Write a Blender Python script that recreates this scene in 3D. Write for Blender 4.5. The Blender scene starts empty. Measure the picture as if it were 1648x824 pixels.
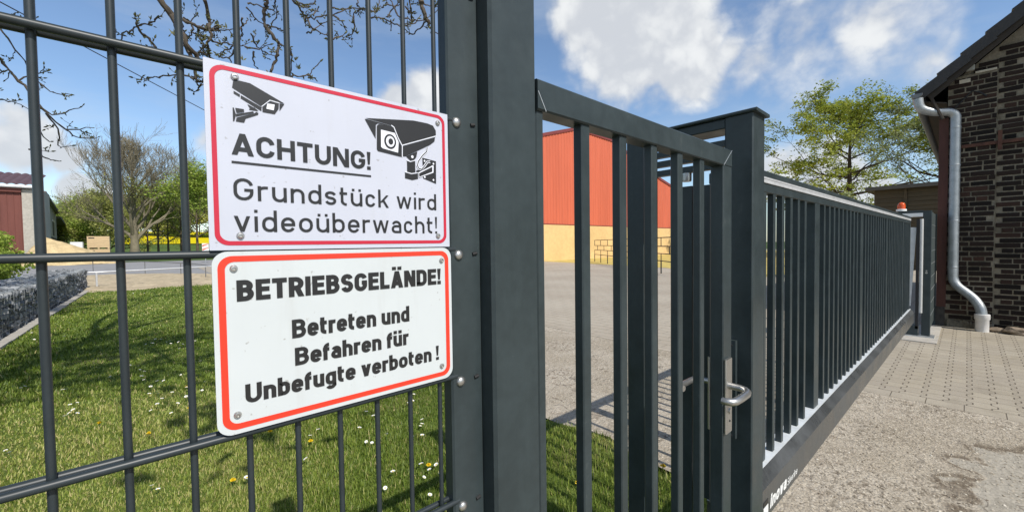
import bpy, bmesh, math, random
import numpy as np
from mathutils import Vector, Matrix

S = bpy.context.scene
COL = S.collection
PI = math.pi

# ------------------------------------------------------------------ camera
cd = bpy.data.cameras.new('camera'); cam = bpy.data.objects.new('camera', cd); COL.objects.link(cam)
CR = Vector((0.74841, -0.66312, -0.01320)); CF = Vector((0.66283, 0.74820, -0.02928))
CF.normalize(); CR = (CR - CF * CR.dot(CF)).normalized(); CU = CR.cross(CF)
EYE = Vector((0, 0, 1.45))
M = Matrix((CR, CU, -CF)).transposed().to_4x4(); M.translation = EYE
cam.matrix_world = M
cd.sensor_width = 36; cd.lens = 36 * 649.324 / 1648; cd.clip_start = 0.02; cd.clip_end = 3000
S.camera = cam

# ------------------------------------------------------------------ sun, exposure
SUN_EL = math.radians(46.5); SAZ = math.radians(1.2)      # light travels towards +y, a touch towards +x
sun_from = Vector((-math.sin(SAZ) * math.cos(SUN_EL), -math.cos(SAZ) * math.cos(SUN_EL), math.sin(SUN_EL)))
sl = bpy.data.lights.new('sun', 'SUN'); sl.energy = 4.8; sl.angle = math.radians(0.5); sl.color = (1, .95, .87)
so = bpy.data.objects.new('sun', sl); COL.objects.link(so); so.rotation_euler = (sun_from).to_track_quat('Z', 'Y').to_euler()
so.location = (0, -20, 30)
S.view_settings.view_transform = 'Standard'; S.view_settings.look = 'None'
S.view_settings.exposure = -0.06; S.view_settings.gamma = 1; S.view_settings.use_curve_mapping = False
S.cycles.max_bounces = 6; S.cycles.diffuse_bounces = 3; S.cycles.transparent_max_bounces = 6

# ------------------------------------------------------------------ node helpers
def nd(nt, t, ins=None, **kw):
    n = nt.nodes.new('ShaderNode' + t)
    for k, v in kw.items(): setattr(n, k, v)
    for k, v in (ins or {}).items():
        s = n.inputs[k]
        if isinstance(v, bpy.types.NodeSocket): nt.links.new(v, s)
        else: s.default_value = v
    return n
def mth(nt, op, a, b=None, c=None, clamp=False):
    n = nt.nodes.new('ShaderNodeMath'); n.operation = op; n.use_clamp = clamp
    for i, v in enumerate((a, b, c)):
        if v is None: continue
        if isinstance(v, bpy.types.NodeSocket): nt.links.new(v, n.inputs[i])
        else: n.inputs[i].default_value = v
    return n.outputs[0]
def rng_(nt, v, a, b, c=0., d=1., smooth=True):
    n = nt.nodes.new('ShaderNodeMapRange'); n.interpolation_type = 'SMOOTHSTEP' if smooth else 'LINEAR'
    nt.links.new(v, n.inputs['Value'])
    for k, x in zip(('From Min', 'From Max', 'To Min', 'To Max'), (a, b, c, d)): n.inputs[k].default_value = x
    return n.outputs['Result']
def mixc(nt, f, a, b, mode='MIX'):
    n = nt.nodes.new('ShaderNodeMix'); n.data_type = 'RGBA'; n.blend_type = mode
    for s, v in ((n.inputs['Factor'], f), (n.inputs['A'], a), (n.inputs['B'], b)):
        if s.type == 'VALUE' or True:
            pass
    ins = [i for i in n.inputs if i.enabled]
    for s, v in zip((n.inputs[0], n.inputs[6], n.inputs[7]), (f, a, b)):
        if isinstance(v, bpy.types.NodeSocket): nt.links.new(v, s)
        else: s.default_value = v if not isinstance(v, tuple) or len(v) == 4 else (*v, 1)
    return n.outputs[2]
def noise(nt, vec, scale, detail=4, rough=.55, dist=0.):
    n = nt.nodes.new('ShaderNodeTexNoise'); n.inputs['Scale'].default_value = scale
    n.inputs['Detail'].default_value = detail; n.inputs['Roughness'].default_value = rough; n.inputs['Distortion'].default_value = dist
    if vec is not None: nt.links.new(vec, n.inputs['Vector'])
    return n.outputs['Fac']
def voro(nt, vec, scale, feature='F1', out='Distance'):
    n = nt.nodes.new('ShaderNodeTexVoronoi'); n.feature = feature; n.inputs['Scale'].default_value = scale
    nt.links.new(vec, n.inputs['Vector']); return n.outputs[out]
def base_mat(name):
    m = bpy.data.materials.new(name); m.use_nodes = True; nt = m.node_tree
    b = nt.nodes['Principled BSDF']; p = nt.nodes.new('ShaderNodeNewGeometry').outputs['Position']
    return m, nt, b, p
def bump(nt, b, h, strength, dist=.01):
    n = nt.nodes.new('ShaderNodeBump'); n.inputs['Strength'].default_value = strength; n.inputs['Distance'].default_value = dist
    nt.links.new(h, n.inputs['Height']); nt.links.new(n.outputs[0], b.inputs['Normal'])
def mk(name, col, rough=.6, metal=0., var=.12, vs=6., bs=0., bscale=40., spec=.5, vs2=None, stretch=None, rvar=0., streak=0., specks=0.):
    m, nt, b, p = base_mat(name)
    if stretch:
        mp = nd(nt, 'Mapping', {'Vector': p}); mp.inputs['Scale'].default_value = stretch; p = mp.outputs[0]
    n1 = noise(nt, p, vs, 5); n2 = noise(nt, p, vs2 or vs * 7, 3)
    f = mth(nt, 'ADD', mth(nt, 'MULTIPLY', n1, .65), mth(nt, 'MULTIPLY', n2, .35))
    f = rng_(nt, f, .3, .7)
    if streak:
        ms = nd(nt, 'Mapping', {'Vector': p}); ms.inputs['Scale'].default_value = (1, 1, .07)
        st = rng_(nt, noise(nt, ms.outputs[0], 55, 4, .6), .46, .72); dst = rng_(nt, noise(nt, p, 420, 2, .6), .66, .74)
        f = mth(nt, 'ADD', f, mth(nt, 'ADD', mth(nt, 'MULTIPLY', st, streak), mth(nt, 'MULTIPLY', dst, streak * 2.2)))
    lo = tuple(c * (1 - var) for c in col); hi = tuple(min(.95, c * (1 + var)) for c in col)
    cc = mixc(nt, f, lo, hi)
    if streak:
        over = mth(nt, 'SUBTRACT', f, 1.0, clamp=True); cc = mixc(nt, over, cc, (.17, .17, .155))
    if specks:
        cc = mixc(nt, mth(nt, 'MULTIPLY', rng_(nt, noise(nt, p, 130, 2, .5), .70, .78), specks), cc, (.22, .20, .17))
        ms = nd(nt, 'Mapping', {'Vector': p}); ms.inputs['Scale'].default_value = (1, 1, .10)
        cc = mixc(nt, mth(nt, 'MULTIPLY', rng_(nt, noise(nt, ms.outputs[0], 38, 4, .6), .52, .75), specks * .28), cc, (.36, .34, .30))
    nt.links.new(cc, b.inputs['Base Color'])
    b.inputs['Roughness'].default_value = rough; b.inputs['Metallic'].default_value = metal
    b.inputs['Specular IOR Level'].default_value = spec
    if rvar:
        nt.links.new(rng_(nt, n1, .3, .7, rough - rvar, rough + rvar), b.inputs['Roughness'])
    if bs: bump(nt, b, noise(nt, p, bscale, 4), bs)
    return m
def attr_mat(name, cols, rough=.7, trans=0., attr='v', bs=0., bscale=60, spec=.3, extra=0.):
    """colour ramp driven by a per-face random value stored on the mesh"""
    m, nt, b, p = base_mat(name)
    a = nd(nt, 'Attribute', attribute_name=attr).outputs['Fac']
    if extra:
        a = mth(nt, 'ADD', a, mth(nt, 'MULTIPLY', mth(nt, 'SUBTRACT', noise(nt, p, bscale, 4), .5), extra), clamp=True)
    r = nt.nodes.new('ShaderNodeValToRGB'); nt.links.new(a, r.inputs[0])
    e = r.color_ramp.elements
    while len(e) < len(cols): e.new(.5)
    for i, c in enumerate(cols): e[i].position = i / (len(cols) - 1); e[i].color = (*c, 1)
    nt.links.new(r.outputs[0], b.inputs['Base Color']); b.inputs['Roughness'].default_value = rough
    b.inputs['Specular IOR Level'].default_value = spec
    if bs: bump(nt, b, noise(nt, p, bscale, 4), bs)
    if trans:
        t = nd(nt, 'BsdfTranslucent', {'Color': r.outputs[0]}); mx = nd(nt, 'MixShader', {0: trans})
        nt.links.new(b.outputs[0], mx.inputs[1]); nt.links.new(t.outputs[0], mx.inputs[2])
        nt.links.new(mx.outputs[0], nt.nodes['Material Output'].inputs['Surface'])
    return m

# ------------------------------------------------------------------ sky with clouds
W = bpy.data.worlds.new('World'); S.world = W; W.use_nodes = True; nt = W.node_tree
bg = nt.nodes['Background']
sky = nt.nodes.new('ShaderNodeTexSky'); sky.sky_type = 'NISHITA'; sky.sun_disc = False
sky.sun_elevation = SUN_EL; sky.sun_rotation = math.atan2(sun_from.x, sun_from.y); sky.air_density = 1.0; sky.dust_density = .35; sky.ozone_density = 1.6
tc = nt.nodes.new('ShaderNodeTexCoord').outputs['Generated']
nrm = nd(nt, 'VectorMath', {0: tc}, operation='NORMALIZE').outputs[0]
nv = nt.nodes.new('ShaderNodeTexNoise'); nv.inputs['Scale'].default_value = 5.5; nv.inputs['Detail'].default_value = 6; nt.links.new(nrm, nv.inputs['Vector'])
off = nd(nt, 'VectorMath', {0: nv.outputs['Color'], 1: (.5, .5, .5)}, operation='SUBTRACT').outputs[0]
off = nd(nt, 'VectorMath', {0: off}, operation='SCALE'); off.inputs['Scale'].default_value = .10
wv = nd(nt, 'VectorMath', {0: nrm, 1: off.outputs[0]}, operation='ADD').outputs[0]
BLOBS = [(0.776,0.461,0.430,0.132,1.0),(0.708,0.522,0.477,0.085,.9),(0.835,0.398,0.378,0.092,1.0),(0.866,0.312,0.390,0.045,.5),(0.774,0.522,0.358,0.052,.7),
 (0.900,0.207,0.384,0.14,.36),(0.924,0.099,0.369,0.10,.42),(0.885,0.275,0.36,0.07,.42),
 (-0.152,0.975,0.162,0.046,1.),(-0.112,0.982,0.150,0.032,1.),(-0.156,0.967,0.202,0.028,.7),(-0.100,0.990,0.101,0.030,1.),(-0.068,0.994,0.088,0.024,1.),
 (0.464,0.822,0.330,0.060,1.1),(0.418,0.852,0.314,0.046,1.),(0.956,0.260,0.136,0.052,.8),(0.978,0.173,0.115,0.058,1.),(0.990,0.104,0.096,0.038,1.),
 (0.079,0.972,0.220,0.034,.6),(-0.145,0.988,0.053,0.026,.6),(0.954,0.042,0.297,0.05,.4),
 (-.4,-.75,.5,.30,.8),(.5,-.8,.35,.25,.9),(-.8,.3,.5,.25,.7),(-.85,-.3,.3,.2,.8),(.1,-.3,.95,.25,.4),(.35,-.92,.15,.15,.8)]
field = None
for (a, b_, c, r, w) in BLOBS:
    d = nd(nt, 'VectorMath', {0: wv, 1: (a, b_, c)}, operation='DISTANCE').outputs['Value']
    v = mth(nt, 'MULTIPLY', mth(nt, 'SUBTRACT', 1.0, mth(nt, 'DIVIDE', d, r * 1.45), clamp=True), w)
    field = v if field is None else mth(nt, 'MAXIMUM', field, v)
mpz = nd(nt, 'Mapping', {'Vector': nrm}); mpz.inputs['Scale'].default_value = (1, 1, 1.15)
fb = noise(nt, mpz.outputs[0], 7, 8, .58); fb2 = noise(nt, mpz.outputs[0], 26, 6, .6)
dens = mth(nt, 'ADD', mth(nt, 'MULTIPLY', field, 1.75), mth(nt, 'MULTIPLY', mth(nt, 'SUBTRACT', fb, .5), 1.25))
dens = mth(nt, 'ADD', dens, mth(nt, 'MULTIPLY', mth(nt, 'SUBTRACT', fb2, .5), .30))
dens = mth(nt, 'MULTIPLY', dens, rng_(nt, field, 0, .16))
bl1 = mth(nt, 'ABSOLUTE', mth(nt, 'SUBTRACT', noise(nt, wv, 10, 2, .5), .5)); bl2 = mth(nt, 'ABSOLUTE', mth(nt, 'SUBTRACT', noise(nt, wv, 24, 2, .5), .5))
puff = mth(nt, 'ADD', mth(nt, 'MULTIPLY', bl1, 2.4), mth(nt, 'MULTIPLY', bl2, .8))
puff = mth(nt, 'SUBTRACT', puff, .30)
dens = mth(nt, 'ADD', dens, mth(nt, 'MULTIPLY', mth(nt, 'MULTIPLY', puff, rng_(nt, field, .02, .3)), .55))
mask = rng_(nt, dens, .10, .80)
# thin high veil
mpv = nd(nt, 'Mapping', {'Vector': nrm}); mpv.inputs['Scale'].default_value = (1.2, 1.2, 5)
veil = mth(nt, 'MULTIPLY', rng_(nt, noise(nt, mpv.outputs[0], 2.6, 7, .6), .42, .75), .28)
cshade = rng_(nt, mth(nt, 'ADD', mth(nt, 'MULTIPLY', puff, .55), mth(nt, 'MULTIPLY', fb, 1.0)), .34, .74)
ccol = mixc(nt, cshade, (4.8, 5.0, 5.3), (6.6, 6.7, 6.7))
tint = mixc(nt, 1.0, sky.outputs[0], (1.06, 1.12, 1.17), 'MULTIPLY')
c1 = mixc(nt, veil, tint, (4.3, 4.9, 5.6))
c2 = mixc(nt, mth(nt, 'MULTIPLY', mask, .93), c1, ccol)
nt.links.new(c2, bg.inputs['Color']); bg.inputs['Strength'].default_value = 0.145

# ------------------------------------------------------------------ mesh helpers
WL = {}
def wloc(o): return WL.get(o.name, Vector((0, 0, 0)))
def register(o, loc, parent):
    p = wloc(parent) if parent else Vector((0, 0, 0))
    o.location = Vector(loc) - p
    if parent: o.parent = parent
    COL.objects.link(o); WL[o.name] = Vector(loc)
    return o
def tag(o, label=None, cat=None, group=None, kind=None):
    if label: o['label'] = label
    if cat: o['category'] = cat
    if group: o['group'] = group
    if kind: o['kind'] = kind
    return o
def thing(name, label, cat, loc, group=None):
    o = bpy.data.objects.new(name, None); o.empty_display_size = .1
    register(o, loc, None); return tag(o, label, cat, group)
class MB:
    def __init__(s): s.v = []; s.f = []; s.a = []
    def add(s, vs, fs, val=None):
        n = len(s.v); s.v += [tuple(v) for v in vs]
        s.f += [tuple(i + n for i in f) for f in fs]
        s.a += [random.random() if val is None else val] * len(fs)
    def hexa(s, p, val=None):       # p: 4 bottom + 4 top
        s.add(p, [(0, 3, 2, 1), (4, 5, 6, 7), (0, 1, 5, 4), (1, 2, 6, 5), (2, 3, 7, 6), (3, 0, 4, 7)], val)
    def box(s, x0, x1, y0, y1, z0, z1, val=None):
        s.hexa([(x0, y0, z0), (x1, y0, z0), (x1, y1, z0), (x0, y1, z0), (x0, y0, z1), (x1, y0, z1), (x1, y1, z1), (x0, y1, z1)], val)
    def bbox(s, x0, x1, y0, y1, z0, z1, b=.004, axis='z', val=None):
        """bar with chamfered long edges along an axis"""
        lo = {'x': (y0, z0, y1, z1), 'y': (x0, z0, x1, z1), 'z': (x0, y0, x1, y1)}[axis]
        a0, b0, a1, b1 = lo
        ring = [(a0 + b, b0), (a1 - b, b0), (a1, b0 + b), (a1, b1 - b), (a1 - b, b1), (a0 + b, b1), (a0, b1 - b), (a0, b0 + b)]
        e = {'x': (x0, x1), 'y': (y0, y1), 'z': (z0, z1)}[axis]
        def pt(r, t): return {'x': (t, r[0], r[1]), 'y': (r[0], t, r[1]), 'z': (r[0], r[1], t)}[axis]
        vs = [pt(r, e[0]) for r in ring] + [pt(r, e[1]) for r in ring]
        fs = [(i, (i + 1) % 8, 8 + (i + 1) % 8, 8 + i) for i in range(8)] + [tuple(range(7, -1, -1)), tuple(range(8, 16))]
        s.add(vs, fs, val)
    def tube(s, pts, rad, n=8, cap=True, val=None):
        pts = [Vector(p) for p in pts]; k = len(pts)
        rad = [rad] * k if not hasattr(rad, '__len__') else rad
        vs = []; up = None
        for i, p in enumerate(pts):
            t = (pts[min(i + 1, k - 1)] - pts[max(i - 1, 0)])
            if t.length < 1e-9: t = Vector((0, 0, 1))
            t.normalize()
            if up is None:
                up = t.orthogonal().normalized()
            else:
                up = up - t * up.dot(t)
                up = up.normalized() if up.length > 1e-6 else t.orthogonal().normalized()
            w = t.cross(up)
            for j in range(n):
                a = 2 * PI * j / n
                vs.append(p + (up * math.cos(a) + w * math.sin(a)) * rad[i])
        fs = [(i * n + j, i * n + (j + 1) % n, (i + 1) * n + (j + 1) % n, (i + 1) * n + j) for i in range(k - 1) for j in range(n)]
        if cap: fs += [tuple(range(n - 1, -1, -1)), tuple(range((k - 1) * n, k * n))]
        s.add(vs, fs, val)
    def lathe(s, c, prof, n=16, axis='z', val=None):
        c = Vector(c); vs = []
        for r, h in prof:
            for j in range(n):
                a = 2 * PI * j / n; x, y = r * math.cos(a), r * math.sin(a)
                vs.append(c + (Vector((x, y, h)) if axis == 'z' else Vector((x, h, y)) if axis == 'y' else Vector((h, x, y))))
        k = len(prof)
        fs = [(i * n + j, i * n + (j + 1) % n, (i + 1) * n + (j + 1) % n, (i + 1) * n + j) for i in range(k - 1) for j in range(n)]
        fs += [tuple(range(n - 1, -1, -1)), tuple(range((k - 1) * n, k * n))]
        s.add(vs, fs, val)
    def build(s, name, mat, parent=None, loc=None, smooth=False, rot=None):
        loc = Vector(loc) if loc is not None else (wloc(parent) if parent else Vector((0, 0, 0)))
        me = bpy.data.meshes.new(name); me.from_pydata([Vector(v) - loc for v in s.v], [], s.f)
        at = me.attributes.new('v', 'FLOAT', 'FACE'); at.data.foreach_set('value', s.a)
        if mat: me.materials.append(mat)
        bm = bmesh.new(); bm.from_mesh(me); bmesh.ops.recalc_face_normals(bm, faces=bm.faces); bm.to_mesh(me); bm.free()
        if smooth:
            me.polygons.foreach_set('use_smooth', [True] * len(me.polygons))
            me.set_sharp_from_angle(angle=math.radians(40))
        o = bpy.data.objects.new(name, me)
        return register(o, loc, parent)
def np_mesh(name, V, F, mat, vals=None, parent=None, loc=(0, 0, 0), k=4):
    """fast mesh from numpy arrays, faces all with k corners"""
    loc = np.array(loc); V = np.asarray(V, np.float32) - loc.astype(np.float32); F = np.asarray(F, np.int32)
    me = bpy.data.meshes.new(name); me.vertices.add(len(V)); me.vertices.foreach_set('co', V.ravel())
    me.loops.add(F.size); me.loops.foreach_set('vertex_index', F.ravel())
    me.polygons.add(len(F)); me.polygons.foreach_set('loop_start', np.arange(0, F.size, k, dtype=np.int32))
    me.update(calc_edges=True)
    if vals is not None:
        at = me.attributes.new('v', 'FLOAT', 'FACE'); at.data.foreach_set('value', np.asarray(vals, np.float32))
    me.materials.append(mat)
    o = bpy.data.objects.new(name, me); return register(o, Vector(loc.tolist()), parent)
def poly_sheet(name, pts, z, mat, kind='structure', sub=0):
    mb = MB(); mb.add([(x, y, z) for x, y in pts], [tuple(range(len(pts)))]); o = mb.build(name, mat); o['kind'] = kind; return o

# ------------------------------------------------------------------ materials
ANTH = mk('anthracite_powder_coat', (.034, .046, .049), .40, var=.16, vs=9, bs=.05, bscale=900, spec=.34, rvar=.07, streak=.22)
WIRE = mk('anthracite_wire_coat', (.026, .034, .038), .40, var=.12, vs=30, spec=.4)
GALV = mk('galvanised_steel', (.55, .57, .58), .42, metal=.75, var=.15, vs=25, rvar=.1)
STEEL = mk('brushed_stainless_steel', (.50, .49, .47), .36, metal=.9, var=.08, vs=60, stretch=(1, 1, .1))
ALU = mk('ribbed_aluminium', (.60, .61, .62), .40, metal=.25, var=.12, vs=12)
BLACK = mk('black_rubber', (.012, .012, .013), .6, var=.2)
SWHITE = mk('white_sign_enamel', (.53, .55, .63), .32, var=.025, vs=14, vs2=3, specks=.5)
SWHITE2 = mk('white_sign_aluminium', (.575, .61, .62), .27, var=.03, vs=9, vs2=2.5, specks=.5)
SRED = mk('crimson_print', (.52, .018, .045), .35, var=.05, vs=20)
SRED2 = mk('signal_red_print', (.78, .045, .02), .35, var=.05, vs=20)
SBLK = mk('black_print', (.018, .018, .019), .4, var=.1)
SWLINE = mk('white_print', (.76, .78, .84), .35, var=.02)
PAINTW = mk('white_lettering', (.78, .78, .77), .5, var=.04)
# ------------------------------------------------------------------ ground materials
def asphalt_mat():
    m, nt, b, p = base_mat('worn_asphalt')
    n1 = noise(nt, p, 1.1, 6, .6); n2 = noise(nt, p, 9, 5, .6); n3 = noise(nt, p, 55, 3, .7)
    v = voro(nt, p, 75); vc = voro(nt, p, 75, out='Color')
    v2 = voro(nt, p, 32); vc2 = voro(nt, p, 32, out='Color')
    sep = nd(nt, 'SeparateColor', {0: vc}).outputs[0]; sep2 = nd(nt, 'SeparateColor', {0: vc2}).outputs[0]
    c = mixc(nt, rng_(nt, n1, .38, .62), (.33, .285, .215), (.46, .41, .33))
    c = mixc(nt, mth(nt, 'MULTIPLY', mth(nt, 'MULTIPLY', rng_(nt, n2, .50, .66), rng_(nt, n1, .38, .6)), .7), c, (.20, .155, .11))
    stone = mixc(nt, sep, (.21, .17, .125), (.56, .49, .39))
    c = mixc(nt, .33, c, stone)
    c = mixc(nt, mth(nt, 'MULTIPLY', mth(nt, 'MULTIPLY', rng_(nt, noise(nt, p, 24, 4, .75), .50, .60), rng_(nt, noise(nt, p, 1.7, 4, .6), .44, .62, .25, 1.)), .85), c, (.11, .088, .062))
    big = mixc(nt, sep2, (.17, .135, .10), (.60, .53, .43))
    c = mixc(nt, mth(nt, 'MULTIPLY', rng_(nt, v2, .34, .22), mth(nt, 'MULTIPLY', rng_(nt, sep2, .42, .5), .85)), c, big)
    # smoother concrete patch with its own outline
    wq = nd(nt, 'VectorMath', {0: p, 1: (3.42, -.34, 0)}, operation='SUBTRACT').outputs[0]
    nc = nt.nodes.new('ShaderNodeTexNoise'); nc.inputs['Scale'].default_value = 4; nt.links.new(p, nc.inputs['Vector'])
    no = nd(nt, 'VectorMath', {0: nc.outputs['Color'], 1: (.5, .5, .5)}, operation='SUBTRACT').outputs[0]
    no = nd(nt, 'VectorMath', {0: no}, operation='SCALE'); no.inputs['Scale'].default_value = .5
    wq = nd(nt, 'VectorMath', {0: wq, 1: no.outputs[0]}, operation='ADD').outputs[0]
    wq = nd(nt, 'VectorMath', {0: wq, 1: (.85, 2.2, 0)}, operation='MULTIPLY').outputs[0]
    dl = nd(nt, 'VectorMath', {0: wq}, operation='LENGTH').outputs['Value']
    pm = rng_(nt, dl, .80, .76)
    pc = mixc(nt, rng_(nt, n2, .3, .7), (.30, .275, .225), (.39, .36, .30))
    pc = mixc(nt, .22, pc, stone)
    c = mixc(nt, pm, c, pc)
    edge = mth(nt, 'MULTIPLY', rng_(nt, dl, .76, .82), rng_(nt, dl, 1.0, .84))
    c = mixc(nt, mth(nt, 'MULTIPLY', mth(nt, 'MULTIPLY', edge, rng_(nt, n2, .36, .52)), .85), c, (.13, .10, .068))
    # hairline cracks
    cr = voro(nt, nd(nt, 'VectorMath', {0: p, 1: no.outputs[0]}, operation='ADD').outputs[0], 1.1, 'DISTANCE_TO_EDGE')
    c = mixc(nt, mth(nt, 'MULTIPLY', mth(nt, 'MULTIPLY', rng_(nt, cr, .010, .003), rng_(nt, n1, .44, .56)), .65), c, (.12, .10, .08))
    nt.links.new(c, b.inputs['Base Color']); b.inputs['Roughness'].default_value = .85; b.inputs['Specular IOR Level'].default_value = .25
    h = mth(nt, 'ADD', mth(nt, 'MULTIPLY', mth(nt, 'SUBTRACT', 1., v), mth(nt, 'SUBTRACT', 1., mth(nt, 'MULTIPLY', pm, .7))), mth(nt, 'MULTIPLY', mth(nt, 'SUBTRACT', 1., v2), .8))
    h = mth(nt, 'ADD', h, mth(nt, 'MULTIPLY', n3, .6))
    bump(nt, b, h, .8, .006)
    return m
def paver_mat():
    m, nt, b, p = base_mat('interlocking_pavers')
    s = nd(nt, 'SeparateXYZ', {0: p}); x, y = s.outputs[0], s.outputs[1]
    A, B = .086, .142                      # joint pitch along x, column pitch along y
    # tooth line: smooth zigzag in y as x advances
    fx = mth(nt, 'PINGPONG', x, A)         # 0..A..0
    zz = mth(nt, 'MULTIPLY', mth(nt, 'SUBTRACT', rng_(nt, fx, .28 * A, .72 * A), .5), .036)
    yy = mth(nt, 'ADD', mth(nt, 'SUBTRACT', y, zz), .031)
    dy = mth(nt, 'PINGPONG', yy, B / 2)
    tooth = rng_(nt, dy, .0060, .0030)
    row = mth(nt, 'FLOOR', mth(nt, 'DIVIDE', yy, B))
    shift = mth(nt, 'MULTIPLY', mth(nt, 'MODULO', row, 2.), A)
    dx = mth(nt, 'PINGPONG', mth(nt, 'ADD', x, shift), A)
    strait = rng_(nt, dx, .0038, .0018)
    inner = rng_(nt, x, 5.235, 5.24, 0, 1)
    bord = mth(nt, 'SUBTRACT', 1., inner)
    bj = rng_(nt, mth(nt, 'PINGPONG', mth(nt, 'ADD', y, .0), .115), .004, .002)
    be = rng_(nt, mth(nt, 'ABSOLUTE', mth(nt, 'SUBTRACT', x, 5.237)), .005, .003)
    j = mth(nt, 'MAXIMUM', mth(nt, 'MULTIPLY', mth(nt, 'MAXIMUM', tooth, mth(nt, 'MULTIPLY', strait, .85)), inner), mth(nt, 'MAXIMUM', mth(nt, 'MULTIPLY', bj, bord), mth(nt, 'MULTIPLY', be, .6)))
    n1 = noise(nt, p, 1.6, 5); n2 = noise(nt, p, 45, 4, .65)
    cell = nd(nt, 'TexWhiteNoise', noise_dimensions='2D')
    cv = nd(nt, 'CombineXYZ', {0: mth(nt, 'FLOOR', mth(nt, 'DIVIDE', mth(nt, 'ADD', x, shift), 2 * A)), 1: row}); nt.links.new(cv.outputs[0], cell.inputs['Vector'])
    c = mixc(nt, rng_(nt, n1, .3, .7), (.355, .31, .235), (.42, .375, .295))
    c = mixc(nt, mth(nt, 'MULTIPLY', cell.outputs['Value'], .6), c, (.31, .272, .22))
    c = mixc(nt, mth(nt, 'MULTIPLY', rng_(nt, noise(nt, p, 3.5, 6, .65), .52, .70), .45), c, (.23, .20, .15))
    c = mixc(nt, mth(nt, 'MULTIPLY', rng_(nt, n2, .45, .7), .3), c, (.25, .21, .17))
    c = mixc(nt, mth(nt, 'MULTIPLY', j, .85), c, (.10, .08, .06))
    nt.links.new(c, b.inputs['Base Color']); b.inputs['Roughness'].default_value = .85; b.inputs['Specular IOR Level'].default_value = .25
    bump(nt, b, mth(nt, 'SUBTRACT', mth(nt, 'MULTIPLY', n2, .3), j), .6, .006)
    return m
def slab_mat(name, c0, c1, joint, jx, jy, ox=0, oy=0):
    m, nt, b, p = base_mat(name)
    s = nd(nt, 'SeparateXYZ', {0: p}); x, y = s.outputs[0], s.outputs[1]
    row = mth(nt, 'FLOOR', mth(nt, 'DIVIDE', x, jx)); sh = mth(nt, 'MULTIPLY', mth(nt, 'MODULO', row, 2.), jy / 2)
    dx = mth(nt, 'PINGPONG', x, jx / 2); dx = mth(nt, 'SUBTRACT', jx / 2, dx) if False else dx
    j = mth(nt, 'MAXIMUM', rng_(nt, dx, .012, .005), rng_(nt, mth(nt, 'PINGPONG', mth(nt, 'ADD', y, sh), jy / 2), .012, .005))
    n1 = noise(nt, p, .5, 6); n2 = noise(nt, p, 14, 5, .65)
    c = mixc(nt, rng_(nt, n1, .3, .7), c0, c1); c = mixc(nt, mth(nt, 'MULTIPLY', rng_(nt, n2, .45, .7), .3), c, tuple(k * .7 for k in c0))
    c = mixc(nt, mth(nt, 'MULTIPLY', j, joint), c, tuple(k * .4 for k in c0))
    nt.links.new(c, b.inputs['Base Color']); b.inputs['Roughness'].default_value = .88
    bump(nt, b, mth(nt, 'SUBTRACT', n2, j), .4, .01)
    return m
def soil_mat():
    m, nt, b, p = base_mat('lawn_soil')
    n1 = noise(nt, p, .9, 6, .6); n2 = noise(nt, p, 12, 5, .6); n3 = noise(nt, p, 90, 3, .7)
    c = mixc(nt, rng_(nt, n2, .35, .65), (.095, .140, .026), (.155, .200, .045))
    c = mixc(nt, mth(nt, 'MULTIPLY', rng_(nt, n1, .52, .68), .6), c, (.27, .235, .095))
    c = mixc(nt, mth(nt, 'MULTIPLY', rng_(nt, n3, .5, .7), .4), c, (.035, .06, .012))
    nt.links.new(c, b.inputs['Base Color']); b.inputs['Roughness'].default_value = .9; b.inputs['Specular IOR Level'].default_value = .1
    bump(nt, b, n3, .8, .02); return m

ASPH = asphalt_mat(); PAVE = paver_mat(); SOIL = soil_mat()
YARD = slab_mat('yard_paving', (.36, .31, .24), (.43, .38, .30), .5, .2, .4)
ROADM = mk('grey_yard_asphalt', (.27, .265, .26), .85, var=.12, vs=.7, bs=.3, bscale=30, spec=.2)
MEADOW = mk('meadow_grass', (.075, .115, .028), .9, var=.3, vs=.08, vs2=2., spec=.1)
SANDM = mk('pale_sand', (.44, .36, .24), .9, var=.22, vs=1.5, bs=.6, bscale=12, spec=.1)
CONC = mk('pale_concrete', (.42, .39, .34), .85, var=.15, vs=5, bs=.3, bscale=60, spec=.2)

# ------------------------------------------------------------------ ground sheets
def grid_ground():
    mb = MB(); xs = [-500, -120, -60, 0, 60, 120, 300, 600]; ys = [-300, -60, 0, 60, 120, 180, 190, 210, 240, 300, 420, 700]
    def h(x, y): return -.03 if y < 185 else -.03 + min(12.5, (y - 185) * .085)
    V = [(x, y, h(x, y)) for y in ys for x in xs]; n = len(xs)
    F = [(j * n + i, j * n + i + 1, (j + 1) * n + i + 1, (j + 1) * n + i) for j in range(len(ys) - 1) for i in range(n - 1)]
    mb.add(V, F); o = mb.build('ground', MEADOW); o['kind'] = 'structure'
grid_ground()
poly_sheet('rapeseed_field', [(-12, 224), (95, 224), (130, 318), (-14, 318)], 0, mk('rapeseed_bloom', (.62, .50, .008), .9, var=.12, vs=.6, vs2=5, spec=.05))
rf = bpy.data.objects['rapeseed_field']
for v in rf.data.vertices: v.co.z = .25 + (v.co.y - 185) * .085
rf.data.update()
poly_sheet('road', [(-9.2, 21.5), (2.4, 21.5), (18, 21.5), (60, 40), (60, 62), (-60, 62), (-60, 21.5)], -.012, ROADM)
poly_sheet('forecourt_asphalt', [(-60, -60), (5.05, -60), (5.05, .72), (2.4, .72), (2.4, 0), (-60, 0)], 0, ASPH)
poly_sheet('inner_asphalt', [(2.4, .72), (5.05, .72), (5.12, 7), (5.2, 12), (2.4, 12)], .0005, ASPH)
poly_sheet('forecourt_paving', [(5.054, -40), (40, -40), (40, .66), (5.054, .66)], 0, PAVE)
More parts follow.
